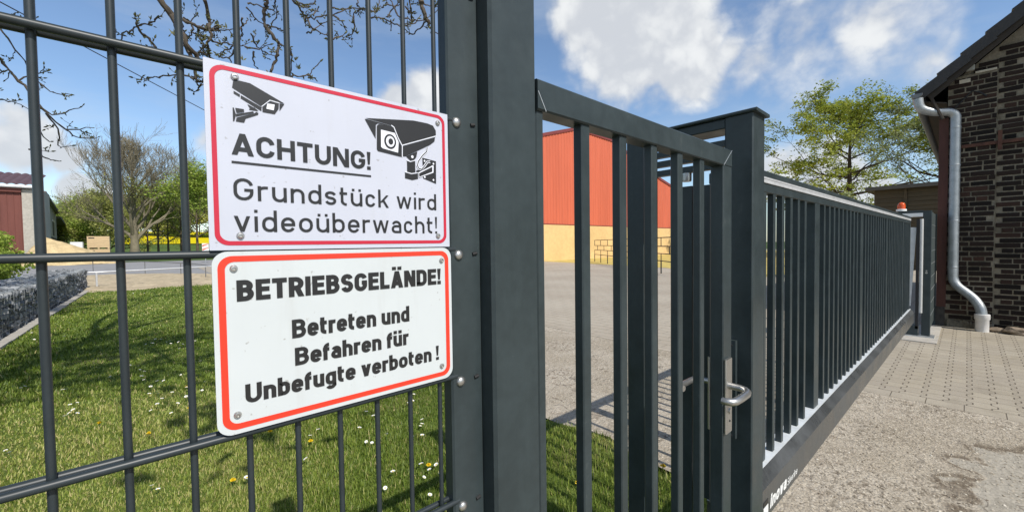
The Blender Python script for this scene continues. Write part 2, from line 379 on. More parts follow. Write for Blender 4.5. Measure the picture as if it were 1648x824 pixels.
poly_sheet('yard_paving', [(5.054, .664), (80, .664), (80, 40), (2.404, 40), (2.404, 12.004), (5.204, 12.004)], 0, YARD)
poly_sheet('dry_verge', [(23.9, 22.7), (21.5, 11.2), (17, 5.5), (30, 4), (70, 8), (70, 23.39), (24, 23.39)], .006, mk('dry_straw_grass', (.50, .40, .13), .9, var=.25, vs=1.2, vs2=14, bs=.5, bscale=8, spec=.05))
# lawn: gently uneven soil sheet
LAWN = [(-1.72, -.0), (2.4, -.0), (2.42, .9), (2.32, 1.3), (2.5, 1.75), (2.36, 2.3), (2.42, 4), (2.4, 8), (2.4, 14), (2.4, 21.3), (1.74, 21.2), (.85, 20.5), (-.2, 19.6), (-.8, 19.35), (-1.3, 19.9), (-1.72, 20.5)]
lw = poly_sheet('lawn', LAWN, .006, SOIL)
def sand():
    rs = random.Random(4); mb = MB(); nx, ny = 40, 44; V = []
    for j in range(ny + 1):
        for i in range(nx + 1):
            u, w = i / nx, j / ny
            x = -3.2 + 5.8 * u; y = 19.2 + (33.5 - 5.5 * u ** 2 - 19.2) * w
            e = min(u, 1 - u, w, 1 - w) * 8; e = min(1, e)
            V.append((x, y, -.008 + e * (.02 + .07 * rs.random())))
    F = [(j * (nx + 1) + i, j * (nx + 1) + i + 1, (j + 1) * (nx + 1) + i + 1, (j + 1) * (nx + 1) + i) for j in range(ny) for i in range(nx)]
    mb.add(V, F); o = mb.build('sand_bed', SANDM, smooth=True); o['kind'] = 'structure'
sand()
mb = MB(); mb.box(-60, -2.75, -6, 22.6, -.02, .55); o = mb.build('terrace', mk('grey_terrace_paving', (.33, .33, .34), .85, var=.15, vs=2, bs=.2)); o['kind'] = 'structure'
mb = MB()
for k in range(24): mb.box(-1.885, -1.73, -2 + k * 1.0 + .004, -1 + k * 1.0 - .004, -.1, .03 + .004 * (k % 3))
o = mb.build('kerb', CONC); o['kind'] = 'structure'
mb = MB(); mb.box(8.0, 9.55, .26, .95, -.05, .012); o = mb.build('foundation_pad', CONC); o['kind'] = 'structure'
mb = MB(); mb.box(1.2, 5.04, .70, .78, -.05, .006); o = mb.build('kerb_strip', CONC); o['kind'] = 'structure'

# ------------------------------------------------------------------ grass blades
def pip(P, poly):
    x, y = P[:, 0], P[:, 1]; ins = np.zeros(len(P), bool); n = len(poly)
    for i in range(n):
        x0, y0 = poly[i]; x1, y1 = poly[(i + 1) % n]
        c = ((y0 > y) != (y1 > y)); xi = (x1 - x0) * (y - y0) / ((y1 - y0) if y1 != y0 else 1e-9) + x0
        ins ^= c & (x < xi)
    return ins
def fbm2(P, sc, seed):
    r = np.random.default_rng(seed); out = np.zeros(len(P))
    for k in range(14):
        a = r.uniform(0, 2 * PI); fr = sc * 2 ** r.uniform(-1, 1.6); out += np.sin((P[:, 0] * math.cos(a) + P[:, 1] * math.sin(a)) * fr + r.uniform(0, 7)) / (fr / sc) ** .5
    return out / 3.2
def grass(name, label, poly, N, seed, dmin=.55, dmax=22):
    r = np.random.default_rng(seed)
    d = dmin * (dmax / dmin) ** r.uniform(0, 1, N * 3) ; ang = r.uniform(math.radians(10), math.radians(108), N * 3)
    P = np.stack([d * np.cos(ang), d * np.sin(ang)], 1); d = d[pip(P, poly)]; P = P[pip(P, poly)][:N]; d = d[:N]
    n = len(P); edge = (P[:, 0] > 1.55) & (P[:, 1] < 2.9); kp = ~edge | (r.random(n) < .55 - .25 * (fbm2(P, 5, 9) > .2)); P = P[kp]; d = d[kp]; edge = edge[kp]; n = len(P); dry = fbm2(P, 1.7, 3) + .75 * edge
    h = (.016 + .038 * r.random(n) ** 1.8) * (1 + .3 * np.clip(fbm2(P, 2.6, 8), -1, 1)) * np.clip(1 - .35 * (dry > .9), .5, 1)
    w = np.maximum(.0011 + .0013 * r.random(n), d * .00085)
    az = r.uniform(0, 2 * PI, n); lean = r.uniform(.1, .9, n) * h
    sx, sy = np.cos(az), np.sin(az); lx, ly = np.cos(az + 1.4), np.sin(az + 1.4)
    z0 = np.full(n, .004)
    def vv(ox, oy, z): return np.stack([P[:, 0] + ox, P[:, 1] + oy, z0 + z], 1)
    V = np.stack([vv(-sx * w, -sy * w, 0 * h), vv(sx * w, sy * w, 0 * h),
                  vv(sx * w * .7 + lx * lean * .35, sy * w * .7 + ly * lean * .35, h * .6), vv(-sx * w * .7 + lx * lean * .35, -sy * w * .7 + ly * lean * .35, h * .6),
                  vv(lx * lean, ly * lean, h)], 1).reshape(-1, 3)
    i = np.arange(n) * 5
    F = np.concatenate([np.stack([i, i + 1, i + 2, i + 3], 1), np.stack([i + 3, i + 2, i + 4, i + 4], 1)])
    # triangles as a second pass: use 3-corner mesh for the tips
    quads = np.stack([i, i + 1, i + 2, i + 3], 1); tris = np.stack([i + 3, i + 2, i + 4], 1)
    T = np.concatenate([np.stack([i, i + 1, i + 2], 1), np.stack([i, i + 2, i + 3], 1), tris])
    val = np.clip(.27 + .16 * r.normal(size=n) + .19 * np.clip(dry, -.7, 1.6) , 0, .74); val = np.where(r.random(n) < .05 + .22 * np.clip(dry - .35, 0, 1), .8 + .2 * r.random(n), val)
    o = np_mesh(name, V, T, GRASSM, np.concatenate([val, val, val]), k=3)
    tag(o, label, 'grass', kind='stuff'); return o
GRASSM = attr_mat('grass_blade', [(.085, .135, .016), (.165, .240, .030), (.26, .325, .055), (.37, .39, .10), (.58, .49, .23)], .5, trans=.30, spec=.35)
grass('lawn_grass', 'short sunlit green grass of the lawn behind the mesh fence', LAWN, 480000, 1)
# ------------------------------------------------------------------ lettering: strokes on a unit cap height
def A_(cx, cy, rx, ry, a0, a1, n=9):
    return [(cx + rx * math.cos(math.radians(a0 + (a1 - a0) * i / n)), cy + ry * math.sin(math.radians(a0 + (a1 - a0) * i / n))) for i in range(n + 1)]
def glyph(ch, t, xh, wf, sq=1.0):
    """strokes ('s', pts) and polygons ('p', pts) of a letter; t stroke width, xh x-height, wf width factor"""
    W0 = {'A': .82, 'B': .72, 'C': .72, 'D': .74, 'E': .64, 'G': .74, 'H': .74, 'I': .0, 'L': .60, 'N': .78, 'R': .72, 'S': .68, 'T': .68, 'U': .74, '!': .0,
          'a': .58, 'b': .60, 'c': .54, 'd': .60, 'e': .60, 'f': .38, 'g': .60, 'h': .60, 'i': .0, 'k': .58, 'n': .60, 'o': .62, 'r': .40, 's': .54, 't': .40, 'u': .60, 'v': .60, 'w': .90, 'l': 0}
    base = {'Ä': 'A', 'ü': 'u'}.get(ch, ch)
    W = max(W0[base] * wf, t); x0, x1, y0, y1 = t / 2, W - t / 2, t / 2, 1 - t / 2; cx = W / 2; rx = (x1 - x0) / 2; xm = xh - t / 2
    S_, out = [], []
    def s(*p): out.append(('s', list(p)))
    def sp(p): out.append(('s', p))
    def dg(xa, ya, xb, yb, w=None):
        w = w or t * 1.08; out.append(('p', [(xa - w / 2, ya), (xa + w / 2, ya), (xb + w / 2, yb), (xb - w / 2, yb)]))
    ry = min(rx * 1.05, .36); rl = min(rx * 1.05, xh * .36)
    c = base
    if c == 'A':
        dg(t * .55, 0, cx, 1); dg(W - t * .55, 0, cx, 1); s((W * .22, .27), (W * .78, .27))
    elif c == 'B':
        m = .53; r1 = (y1 - m) / 2; r2 = (m - y0) / 2; s((x0, 0), (x0, 1))
        sp([(x0, y1), (x1 - r1 - .03, y1)] + A_(x1 - r1 - .03, (y1 + m) / 2, r1, r1, 90, -90) + [(x0, m)])
        sp([(x0, m), (x1 - r2, m)] + A_(x1 - r2, (y0 + m) / 2, r2, r2, 90, -90) + [(x0, y0)])
    elif c == 'C': sp(A_(cx, y1 - ry, rx, ry, 8, 180) + A_(cx, y0 + ry, rx, ry, 180, 352))
    elif c == 'D': sp([(x0, y0), (x0, y1), (cx, y1)] + A_(x1 - rx, y1 - ry, rx, ry, 90, 0) + A_(x1 - rx, y0 + ry, rx, ry, 0, -90) + [(x0 - t / 2, y0)])
    elif c == 'E': s((x0, 0), (x0, 1)); s((x0, y1), (W, y1)); s((x0, .52), (W * .94, .52)); s((x0, y0), (W, y0))
    elif c == 'G': sp(A_(cx, y1 - ry, rx, ry, 12, 180) + A_(cx, y0 + ry, rx, ry, 180, 360) + [(x1, .47), (cx + t * .2, .47)])
    elif c == 'H': s((x0, 0), (x0, 1)); s((x1, 0), (x1, 1)); s((x0, .52), (x1, .52))
    elif c == 'I' or c == 'l': s((x0, 0), (x0, 1))
    elif c == 'L': s((x0, 0), (x0, 1)); s((x0, y0), (W, y0))
    elif c == 'N': s((x0, 0), (x0, 1)); s((x1, 0), (x1, 1)); dg(x1 - t * .1, 0, x0 + t * .1, 1, t * 1.15)
    elif c == 'R':
        m = .45; r1 = (y1 - m) / 2; s((x0, 0), (x0, 1)); sp([(x0, y1), (x1 - r1, y1)] + A_(x1 - r1, (y1 + m) / 2, r1, r1, 90, -90) + [(x0, m)])
        dg(x1 + t * .04, 0, W * .55, m, t * 1.1)
    elif c in 'Ss':
        T = 1 if c == 'S' else xh; yt = T - t / 2; m = T * .51; rt = (yt - m) / 2; rb = (m - y0) / 2
        sp(A_(cx, (yt + m) / 2, rx, rt, 12, 245) + A_(cx, (m + y0) / 2, rx, rb, 65, -168))
    elif c == 'T': s((0, y1), (W, y1)); s((cx, 0), (cx, 1))
    elif c == 'U': sp([(x0, 1)] + A_(cx, y0 + ry, rx, ry, 180, 360) + [(x1, 1)])
    elif c == '!':
        out.append(('p', [(t * .22, .30), (t * .78, .30), (t * 1.0, 1), (0, 1)])); out.append(('p', [(0, 0), (t, 0), (t, t * .98), (0, t * .98)]))
    elif c == 'a':
        mb_ = xh * .56; rb = (mb_ - y0) / 2
        sp(A_(cx, xm - rl, rx, rl, 155, 0) + [(x1, 0)]); sp([(x1, mb_), (x0 + rb, mb_)] + A_(x0 + rb, (mb_ + y0) / 2, rb, rb, 90, 270) + [(x1, y0)])
    elif c in 'bdgo':
        cyt = xm - rl; cyb = y0 + rl
        sp(A_(cx, cyt, rx, rl, 0, 180) + A_(cx, cyb, rx, rl, 180, 360) + [(x1, cyt)])
        if c == 'b': s((x0, 0), (x0, 1))
        if c == 'd': s((x1, 0), (x1, 1))
        if c == 'g': sp([(x1, xh), (x1, -.12)] + A_(cx, -.27 + t / 2 + .16, rx, .16, 0, -160))
    elif c == 'c': sp(A_(cx, xm - rl, rx, rl, 15, 180) + A_(cx, y0 + rl, rx, rl, 180, 345))
    elif c == 'e': sp([(x0, xh * .5), (x1, xh * .5)] + A_(cx, xm - rl, rx, rl, 0, 180) + A_(cx, y0 + rl, rx, rl, 180, 335))
    elif c == 'f':
        xs = W * .30 + t * .1; r = max(W - xs, t * .9); sp([(xs, 0)] + A_(xs + r * .85, 1 - t / 2 - r * .8, r * .85, r * .8, 180, 88)); s((0, xm), (W * .95, xm))
    elif c in 'hn': s((x0, 0), (x0, 1 if c == 'h' else xh)); sp(A_(cx, xm - rl, rx, rl, 180, 0) + [(x1, 0)])
    elif c == 'i': s((x0, 0), (x0, xh)); out.append(('p', [(0, 1 - t), (t, 1 - t), (t, 1), (0, 1)]))
    elif c == 'k': s((x0, 0), (x0, 1)); dg(W - t * .5, xh, t * 1.15, xh * .40); dg(W - t * .45, 0, W * .48, xh * .58)
    elif c == 'r': s((x0, 0), (x0, xh)); sp(A_(x0 + (W - x0) * .8, xm - rl, (W - x0) * .8, rl, 180, 75))
    elif c == 't':
        xs = W * .28 + t * .1; r = W - xs - t * .1; sp([(xs, .94)] + A_(xs + r * .8, y0 + r * .7, r * .8, r * .7, 180, 275)); s((0, xm), (W * .95, xm))
    elif c == 'u': sp([(x0, xh)] + A_(cx, y0 + rl, rx, rl, 180, 360)); s((x1, 0), (x1, xh))
    elif c == 'v': dg(cx, 0, t * .5, xh); dg(cx, 0, W - t * .5, xh)
    elif c == 'w':
        for a, b_ in ((.27, .0), (.27, .5), (.73, .5), (.73, 1.)): dg(W * a, 0, t * .5 + (W - t) * b_, xh, t * .95)
    if ch == 'ü':
        for q in (.22, .78): out.append(('p', [(W * q - t / 2, xh + .10), (W * q + t / 2, xh + .10), (W * q + t / 2, xh + .10 + t), (W * q - t / 2, xh + .10 + t)]))
    if ch == 'Ä':
        for q in (.28, .72): out.append(('p', [(W * q - t / 2, 1.07), (W * q + t / 2, 1.07), (W * q + t / 2, 1.07 + t * .85), (W * q - t / 2, 1.07 + t * .85)]))
    return out, W
def stroke_quads(pts, t, closed=False):
    P = [Vector((p[0], p[1])) for p in pts]; Q = [P[0]]
    for p in P[1:]:
        if (p - Q[-1]).length > 1e-5: Q.append(p)
    P = Q; n = len(P); L, R = [], []
    for i in range(n):
        a = (P[i] - P[i - 1]).normalized() if i > 0 else None; b = (P[i + 1] - P[i]).normalized() if i < n - 1 else None
        if a is None: d = b; k = 1
        elif b is None: d = a; k = 1
        else:
            d = a + b; d = d.normalized() if d.length > 1e-4 else a; k = min(1.5, 1 / max(.3, d.dot(a)))
        nrm = Vector((-d.y, d.x)) * t / 2 * k; L.append(P[i] + nrm); R.append(P[i] - nrm)
    return [[L[i], R[i], R[i + 1], L[i + 1]] for i in range(n - 1)]
def text_polys(txt, t, xh, wf, gap, sp_=.34):
    x = 0; polys = []
    for ch in txt:
        if ch == ' ': x += sp_; continue
        g, W = glyph(ch, t, xh, wf)
        for kind, pts in g:
            for q in (stroke_quads(pts, t) if kind == 's' else [[Vector(p) for p in pts]]): polys.append([(p[0] + x, p[1]) for p in q])
        x += W + gap
    xs = [p[0] for q in polys for p in q]
    return polys, min(xs), max(xs)
def put_text(txt, parent, name, mat, x0, x1, base, cap, t, xh, wf, gap, fr, sp_=.34, lift=.0006, squash=1.0):
    """fr: maps (u,v, lift) in cm on a face to world"""
    polys, a, b = text_polys(txt, t, xh, wf, gap, sp_); k = (x1 - x0) / (b - a); mb = MB()
    for i, q in enumerate(polys):
        l = lift + .00002 * (i % 7)
        mb.add([fr(x0 + (p[0] - a) * k, base + p[1] * cap, l) for p in q], [tuple(range(len(q)))])
    return mb.build(name, mat, parent)
def ring_poly(fr, u0, u1, v0, v1, w, r, lift, n=8):
    def rr(a0, a1, b0, b1, rad):
        o = []
        for cx, cy, s in ((a1 - rad, b1 - rad, 0), (a0 + rad, b1 - rad, 90), (a0 + rad, b0 + rad, 180), (a1 - rad, b0 + rad, 270)): o += A_(cx, cy, rad, rad, s, s + 90, n)
        return o
    O, I = rr(u0, u1, v0, v1, r), rr(u0 + w, u1 - w, v0 + w, v1 - w, max(.05, r - w * .75)); k = len(O)
    return [fr(*p, lift) for p in O] + [fr(*p, lift) for p in I], [(i, (i + 1) % k, k + (i + 1) % k, k + i) for i in range(k)], O
def plate(fr, u0, u1, v0, v1, r, th):
    mb = MB(); O = []
    for cx, cy, s in ((u1 - r, v1 - r, 0), (u0 + r, v1 - r, 90), (u0 + r, v0 + r, 180), (u1 - r, v0 + r, 270)): O += A_(cx, cy, r, r, s, s + 90, 8)
    k = len(O); mb.add([fr(*p, 0) for p in O] + [fr(*p, -th) for p in O], [tuple(range(k)), tuple(range(2 * k - 1, k - 1, -1))] + [(i, (i + 1) % k, k + (i + 1) % k, k + i) for i in range(k)])
    return mb
def screw(fr, parent, u, v, r=.0037):
    c = fr(u, v, 0); mb = MB(); mb.lathe((c[0], c[1] - .0002, c[2]), [(r, 0), (r, -.0012), (r * .72, -.0026), (r * .45, -.0028), (r * .40, -.0016)], 14, 'y')
    o = mb.build('screw', STEEL, parent, smooth=True)
    return o

# ------------------------------------------------------------------ two warning signs
YS = .5262
fr1 = lambda u, v, l: (.0432 + u / 100, YS - l, 1.4475 + v / 100)
fr2 = lambda u, v, l: (.0445 + u / 100, YS - l, 1.2470 + v / 100)
s1 = thing('surveillance_sign', 'white sign with two camera pictograms and crimson border, upper one on the fence', 'sign', fr1(14.7, 0, 0))
plate(fr1, 0, 29.55, 0, 20.0, .08, .002).build('plate', SWHITE, s1)
mb = MB(); V, F, _ = ring_poly(fr1, .48, 29.0, .52, 19.58, .45, 1.25, .0004); mb.add(V, F); mb.build('border', SRED, s1)
put_text('ACHTUNG!', s1, 'headline', SBLK, 2.2, 17.45, 10.3, 2.33, .192, .7, 1.0, .095, fr1)
mb = MB(); mb.add([fr1(*p, .0006) for p in ((2.17, 9.36), (17.48, 9.36), (17.48, 9.60), (2.17, 9.60))], [(0, 1, 2, 3)]); mb.build('underline', SBLK, s1)
put_text('Grundstück wird', s1, 'text_line', SBLK, 2.25, 27.3, 5.43, 2.38, .125, .70, .95, .155, fr1, .30)
put_text('videoüberwacht!', s1, 'text_line', SBLK, 2.2, 27.38, 2.0, 2.44, .125, .70, .95, .155, fr1)
CAM1 = [[(2.56,18.25),(3.14,18.32),(4.08,18.29),(7.41,16.81),(7.33,16.79),(5.96,16.88),(5.16,15.97),(2.43,17.43)],
 [(2.56,17.11),(3.13,16.84),(3.1,16.58),(2.55,16.84)],[(3.2,16.79),(5.12,15.89),(5.1,15.47),(3.17,16.47)],
 [(5.2,15.9),(5.99,16.74),(6.85,16.7),(6.81,16.08),(6.41,15.4),(5.2,15.4)],[(6.92,16.7),(7.41,16.74),(6.9,15.85)],
 [(3.77,15.96),(4.33,15.73),(4.22,15.62),(4.0,15.57)],[(3.93,15.48),(4.4,15.74),(4.82,15.41),(3.93,15.38)],
 [(2.42,15.3),(2.52,15.32),(2.70,14.62),(2.66,14.40),(2.54,13.88),(2.42,13.86)],[(2.70,14.66),(4.30,15.27),(4.38,15.12),(2.69,14.40)],
 [(2.65,15.31),(3.44,15.33),(3.46,15.05),(2.77,14.79)],[(2.75,14.3),(4.38,15.06),(4.6,15.27),(4.8,15.2),(4.77,15.0),(3.58,14.34),(3.43,13.88),(2.67,13.88)]]
CAM2 = [[(16.9,17.01),(23.82,18.0),(26.03,18.02),(27.0,17.85),(27.45,17.21),(27.47,16.49),(21.96,14.24),(21.37,15.2),(20.82,16.52),(20.61,16.69)],
 [(16.81,16.86),(17.01,16.9),(20.54,16.61),(20.47,16.46),(18.6,16.64),(18.29,16.39),(18.21,14.52)],
 [(18.66,16.53),(20.75,16.51),(21.51,14.68),(21.93,14.07),(21.9,12.6),(18.51,12.94),(18.35,13.15),(18.43,16.29)],
 [(22.11,14.13),(27.3,16.2),(27.2,15.58),(26.45,14.96),(22.49,12.76),(22.08,12.73)],
 [(22.57,12.77),(24.35,13.7),(24.17,12.87),(23.78,12.4),(23.24,12.26)],[(22.71,12.19),(23.23,12.05),(23.97,12.31),(23.97,10.63),(23.35,10.51),(22.7,10.58)],
 [(22.37,10.50),(23.35,10.32),(24.36,10.57),(24.39,9.81),(23.48,9.54),(22.35,9.71)],[(25.15,12.92),(27.39,12.68),(27.35,9.36),(25.21,9.96)]]
def picto(polys, extra_white, extra_black, name):
    mb = MB()
    for i, q in enumerate(polys): mb.add([fr1(*p, .0006 + .00003 * (i % 5)) for p in q], [tuple(range(len(q)))])
    for i, (kind, a) in enumerate(extra_black):
        for q in (stroke_quads(*a) if kind == 's' else [a]): mb.add([fr1(p[0], p[1], .0012) for p in q], [tuple(range(len(q)))])
    o = mb.build(name, SBLK, s1)
    mb = MB()
    for i, (kind, a) in enumerate(extra_white):
        for q in (stroke_quads(*a) if kind == 's' else [a]): mb.add([fr1(p[0], p[1], .0009 + .00002 * i) for p in q], [tuple(range(len(q)))])
    w = mb.build('white_detail', SWLINE, o); return o  # white printed lines and gaps over the black pictogram
circ = lambda x, y, rx, ry: A_(x, y, rx, ry, 0, 360, 28)[:-1]
picto(CAM1, [('p', [(5.69,16.43),(6.42,16.46),(6.31,15.79),(5.58,15.82)]), ('s', ([(5.12,15.96),(5.96,16.86),(6.9,16.76)], .07))], [], 'camera_pictogram')
CABLE = [(25.92,14.52),(25.86,13.94),(25.12,13.2),(24.45,12.3),(24.3,11.7),(24.5,11.3),(24.95,11.2),(25.4,11.7),(25.91,12.40),(26.4,12.45)]
picto(CAM2, [('p', [(18.96,15.86),(20.95,15.74),(21.47,14.54),(21.37,13.11),(19.2,13.38),(18.93,13.56)]), ('p', circ(23.53,12.84,.19,.21)),
   ('s', ([(20.45,16.72),(20.85,16.5),(21.4,15.2),(22.0,14.2)], .12)), ('s', ([(21.96,14.2),(27.5,16.42)], .12)), ('s', ([(22.02,14.2),(21.99,12.6)], .11)),
   ('s', ([(22.6,12.25),(23.23,12.12),(23.98,12.40)], .10)), ('s', ([(22.3,10.62),(23.35,10.44),(24.4,10.68)], .10)),
   ('s', (CABLE, .34)), ('p', circ(25.46,12.5,.13,.15)), ('p', circ(26.93,12.26,.13,.15)), ('p', circ(25.45,10.16,.13,.15)), ('p', circ(26.88,9.87,.13,.15)),
   ('p', [(24.4,10.78),(26.75,12.0),(26.95,11.95),(26.9,10.95),(24.55,10.0)])],
   [('p', circ(20.24,14.46,.86,1.0)), ('s', (CABLE, .14)), ('p', [(24.51,10.59),(26.72,11.80),(26.70,11.05),(24.58,10.11)]), ('p', [(24.1,10.98),(25.0,11.10),(25.9,11.95),(26.6,11.9),(24.44,10.72),(24.12,10.69)])], 'camera_pictogram')
mb = MB(); mb.add([fr1(*p, .0015) for p in circ(20.24, 14.46, .62, .74)], [tuple(range(28))]); w = mb.build('lens_ring', SWLINE, s1)
mb = MB(); mb.add([fr1(*p, .0018) for p in circ(20.30, 14.46, .34, .42)], [tuple(range(28))]); mb.build('lens', SBLK, s1)
for u, v in ((2.70, 18.63), (27.79, 18.40), (2.75, 1.57), (27.52, 1.65)): screw(fr1, s1, u, v)

s2 = thing('no_entry_sign', 'white sign with rounded corners and orange-red border, lower one on the fence', 'sign', fr2(14.8, 0, 0))
plate(fr2, 0, 29.6, 0, 19.9, 1.45, .002).build('plate', SWHITE2, s2)
mb = MB(); V, F, _ = ring_poly(fr2, .48, 29.12, .5, 19.42, .64, 1.35, .0004); mb.add(V, F); mb.build('border', SRED2, s2)
put_text('BETRIEBSGELÄNDE!', s2, 'headline', SBLK, 2.1, 27.72, 14.45, 2.32, .228, .74, .86, .07, fr2)
put_text('Betreten und', s2, 'text_line', SBLK, 7.4, 22.45, 9.55, 2.2, .208, .74, .90, .066, fr2, .26)
put_text('Befahren für', s2, 'text_line', SBLK, 7.63, 22.28, 6.27, 2.12, .208, .74, .90, .066, fr2, .26)
put_text('Unbefugte verboten !', s2, 'text_line', SBLK, 2.6, 27.15, 3.12, 2.12, .208, .74, .90, .066, fr2, .26)
for u, v in ((1.90, 18.08), (27.88, 17.99), (1.83, 2.12), (27.63, 2.06)): screw(fr2, s2, u, v)

# ------------------------------------------------------------------ mesh fence panel
FY = .5407
fp = thing('mesh_fence_panel', 'anthracite double-rod mesh fence panel carrying the two white signs', 'fence panel', (-.9, FY, 0))
for k in range(-44, 9):
    x = -.0747 + .05 * k; mb = MB(); mb.tube([(x, FY, .03), (x, FY, 2.07)], .0034, 10); mb.build('vertical_rod', WIRE, fp, smooth=True)
for j in range(-2, 8):
    z = 1.45 + .1932 - .2 * j
    for dy in (-.0075, .0075):
        mb = MB(); mb.tube([(-2.30, FY + dy, z), (.352, FY + dy, z)], .0042, 12); mb.build('horizontal_rod', WIRE, fp, smooth=True)
# ------------------------------------------------------------------ hinge post with mesh clamp
gp = thing('gate_post', 'thick square anthracite post between the signed mesh fence and the gate, with bolted clamp rail', 'post', (.43, .52, 0))
mb = MB(); mb.bbox(.402, .5055, .500, .604, -.05, 2.08, .005); mb.build('shaft', ANTH, gp)
mb = MB(); mb.bbox(.398, .5095, .496, .608, 2.08, 2.092, .003); mb.build('cap', ANTH, gp)
mb = MB(); mb.bbox(.3415, .4015, .5303, .556, .0, 2.06, .003); mb.build('clamp_rail', ANTH, gp)
for z in (1.84, 1.640, 1.434, 1.234, 1.033, .83, .63, .43, .23):
    mb = MB(); mb.lathe((.3574, .5303, z), [(.0080, 0), (.0078, -.0018), (.0062, -.0040), (.0033, -.0053), (.001, -.0057)], 16, 'y'); mb.build('bolt', STEEL, gp, smooth=True)
    mb = MB(); mb.tube([(.384, .5300, z + .0005), (.392, .5300, z + .002)], .003, 8); mb.build('slot', BLACK, gp)

# ------------------------------------------------------------------ wicket gate
wg = thing('wicket_gate', 'narrow anthracite pedestrian gate with steel lever handle right of the thick post', 'gate', (.88, .49, 0))
ZT, ZU, Y0, Y1 = 1.7383, 1.684, .500, .540
mb = MB(); mb.bbox(.508, .5285, Y0 + .006, Y1, .08, ZT - .0545, .003); mb.build('hinge_stile', ANTH, wg)
mb = MB(); mb.bbox(1.317, 1.383, Y0, Y1, .08, ZU - .0004, .003); mb.build('lock_stile', ANTH, wg)
mb = MB(); mb.bbox(.508, 1.383, Y0, Y1, ZU, ZT, .003, 'x'); mb.build('top_rail', ANTH, wg)
mb = MB(); mb.tube([(1.3175, Y0 - .0003, ZU), (1.3825, Y0 - .0003, ZT - .001)], .0009, 5); mb.tube([(.5087, Y0 - .0003, ZT - .022), (.5283, Y0 - .0003, ZU)], .0009, 5); mb.build('weld_seam', GALV, wg)
mb = MB(); mb.bbox(.529, 1.3166, Y0, Y1, .08, .14, .003, 'x'); mb.build('bottom_rail', ANTH, wg)
for k, x in enumerate((.636, .769, .902, 1.036, 1.169)):
    mb = MB(); mb.bbox(x, x + .0262, .506, .529, .14, ZU - .0002, .0025); mb.build('bar', ANTH, wg)
for z in (.35, 1.50):
    mb = MB(); mb.tube([(.507, .612, z - .04), (.507, .612, z + .04)], .0065, 10); h = mb.build('hinge', ANTH, wg, smooth=True)
mb = MB(); mb.bbox(1.319, 1.366, .491, .4997, .847, 1.081, .003); lp = mb.build('lock_plate', STEEL, wg)
mb = MB(); mb.lathe((1.345, .491, .916), [(.0085, 0), (.0085, -.0035), (.0055, -.004)], 16, 'y'); mb.build('lock_cylinder', STEEL, lp, smooth=True)
mb = MB(); mb.lathe((1.345, .4907, .884), [(.0035, 0), (.0035, -.0012)], 10, 'y'); mb.build('plate_screw', BLACK, lp)
mb = MB(); mb.bbox(1.319, 1.366, .5403, .549, .847, 1.081, .003); mb.build('lock_plate', STEEL, wg)
zz = .9947
# outer lever: neck out, long grip back towards the hinge side, end returned to the plate
def outer():
    P = [(1.347, .4912, zz), (1.347, .460, zz), (1.345, .447, zz - .002), (1.337, .438, zz - .004), (1.324, .435, zz - .006), (1.277, .435, zz - .006), (1.239, .437, zz - .006), (1.226, .443, zz - .006), (1.220, .457, zz - .006), (1.220, .466, zz - .006)]
    m = MB(); m.tube(P, [.0105, .0105, .0108, .011, .011, .011, .011, .011, .0105, .010], 14); return m.build('lever_handle', STEEL, wg, smooth=True)
outer()
P = [(1.345, .549, zz), (1.345, .582, zz), (1.343, .591, zz), (1.332, .597, zz), (1.277, .598, zz), (1.234, .598, zz), (1.221, .591, zz), (1.218, .579, zz)]
mb = MB(); mb.tube(P, .0095, 12); mb.build('lever_handle', STEEL, wg, smooth=True)

# ------------------------------------------------------------------ guide portal
po = thing('guide_portal', 'anthracite portal of two square posts under a flat cap that guides the sliding gate', 'gate portal', (1.54, .72, 0))
def ppost(y0, y1):
    mb = MB(); mb.bbox(1.481, 1.593, y0, y1, -.05, 1.872, .004); return mb.build('post', ANTH, po)
ppost(.470, .560); ppost(.866, .946)
mb = MB(); mb.bbox(1.470, 1.604, .458, .958, 1.873, 1.884, .003, 'y'); mb.build('cap', ANTH, po)
mb = MB(); mb.bbox(1.484, 1.59, .5605, .8655, 1.838, 1.8725, .003, 'y'); mb.build('crossbeam', ANTH, po)
for z in (1.778, 1.742, 1.706):
    mb = MB(); mb.box(1.486, 1.512, .5607, .8653, z, z + .022); mb.build('guide_bar', ANTH, po)
mb = MB(); mb.lathe((1.50, .70, 1.675), [(.016, 0), (.017, .006), (.017, .03), (.012, .034)], 14, 'z'); mb.build('guide_roller', STEEL, po, smooth=True)
mb = MB(); mb.box(1.520, 1.534, .69, .74, .12, 1.66); mb.build('guide_plate', ANTH, po)
kp = MB(); kp.bbox(1.468, 1.4805, .516, .548, .775, 1.112, .002); kb = kp.build('lock_keep', ANTH, po)
for z in (.782, 1.094):
    m = MB(); m.lathe((1.468, .532, z), [(.005, 0), (.0045, -.0025)], 10, 'x'); m.build('keep_screw', BLACK, kb)

# ------------------------------------------------------------------ sliding gate (slightly turned about its near end)
def rotz_about(o, px, py, ang):
    """turn a whole thing (root at px,py) about its own base point"""
    o.rotation_euler = (0, 0, ang)
sg = thing('sliding_gate', 'long anthracite sliding gate of slim vertical bars above a deep bottom beam', 'sliding gate', (2.0, .57, 0))
GX0, GX1 = 1.50, 7.66
BB = mk('scuffed_blue_grey_beam', (.062, .066, .068), .34, var=.28, vs=5, vs2=60, bs=.06, bscale=500, spec=.6, rvar=.10)
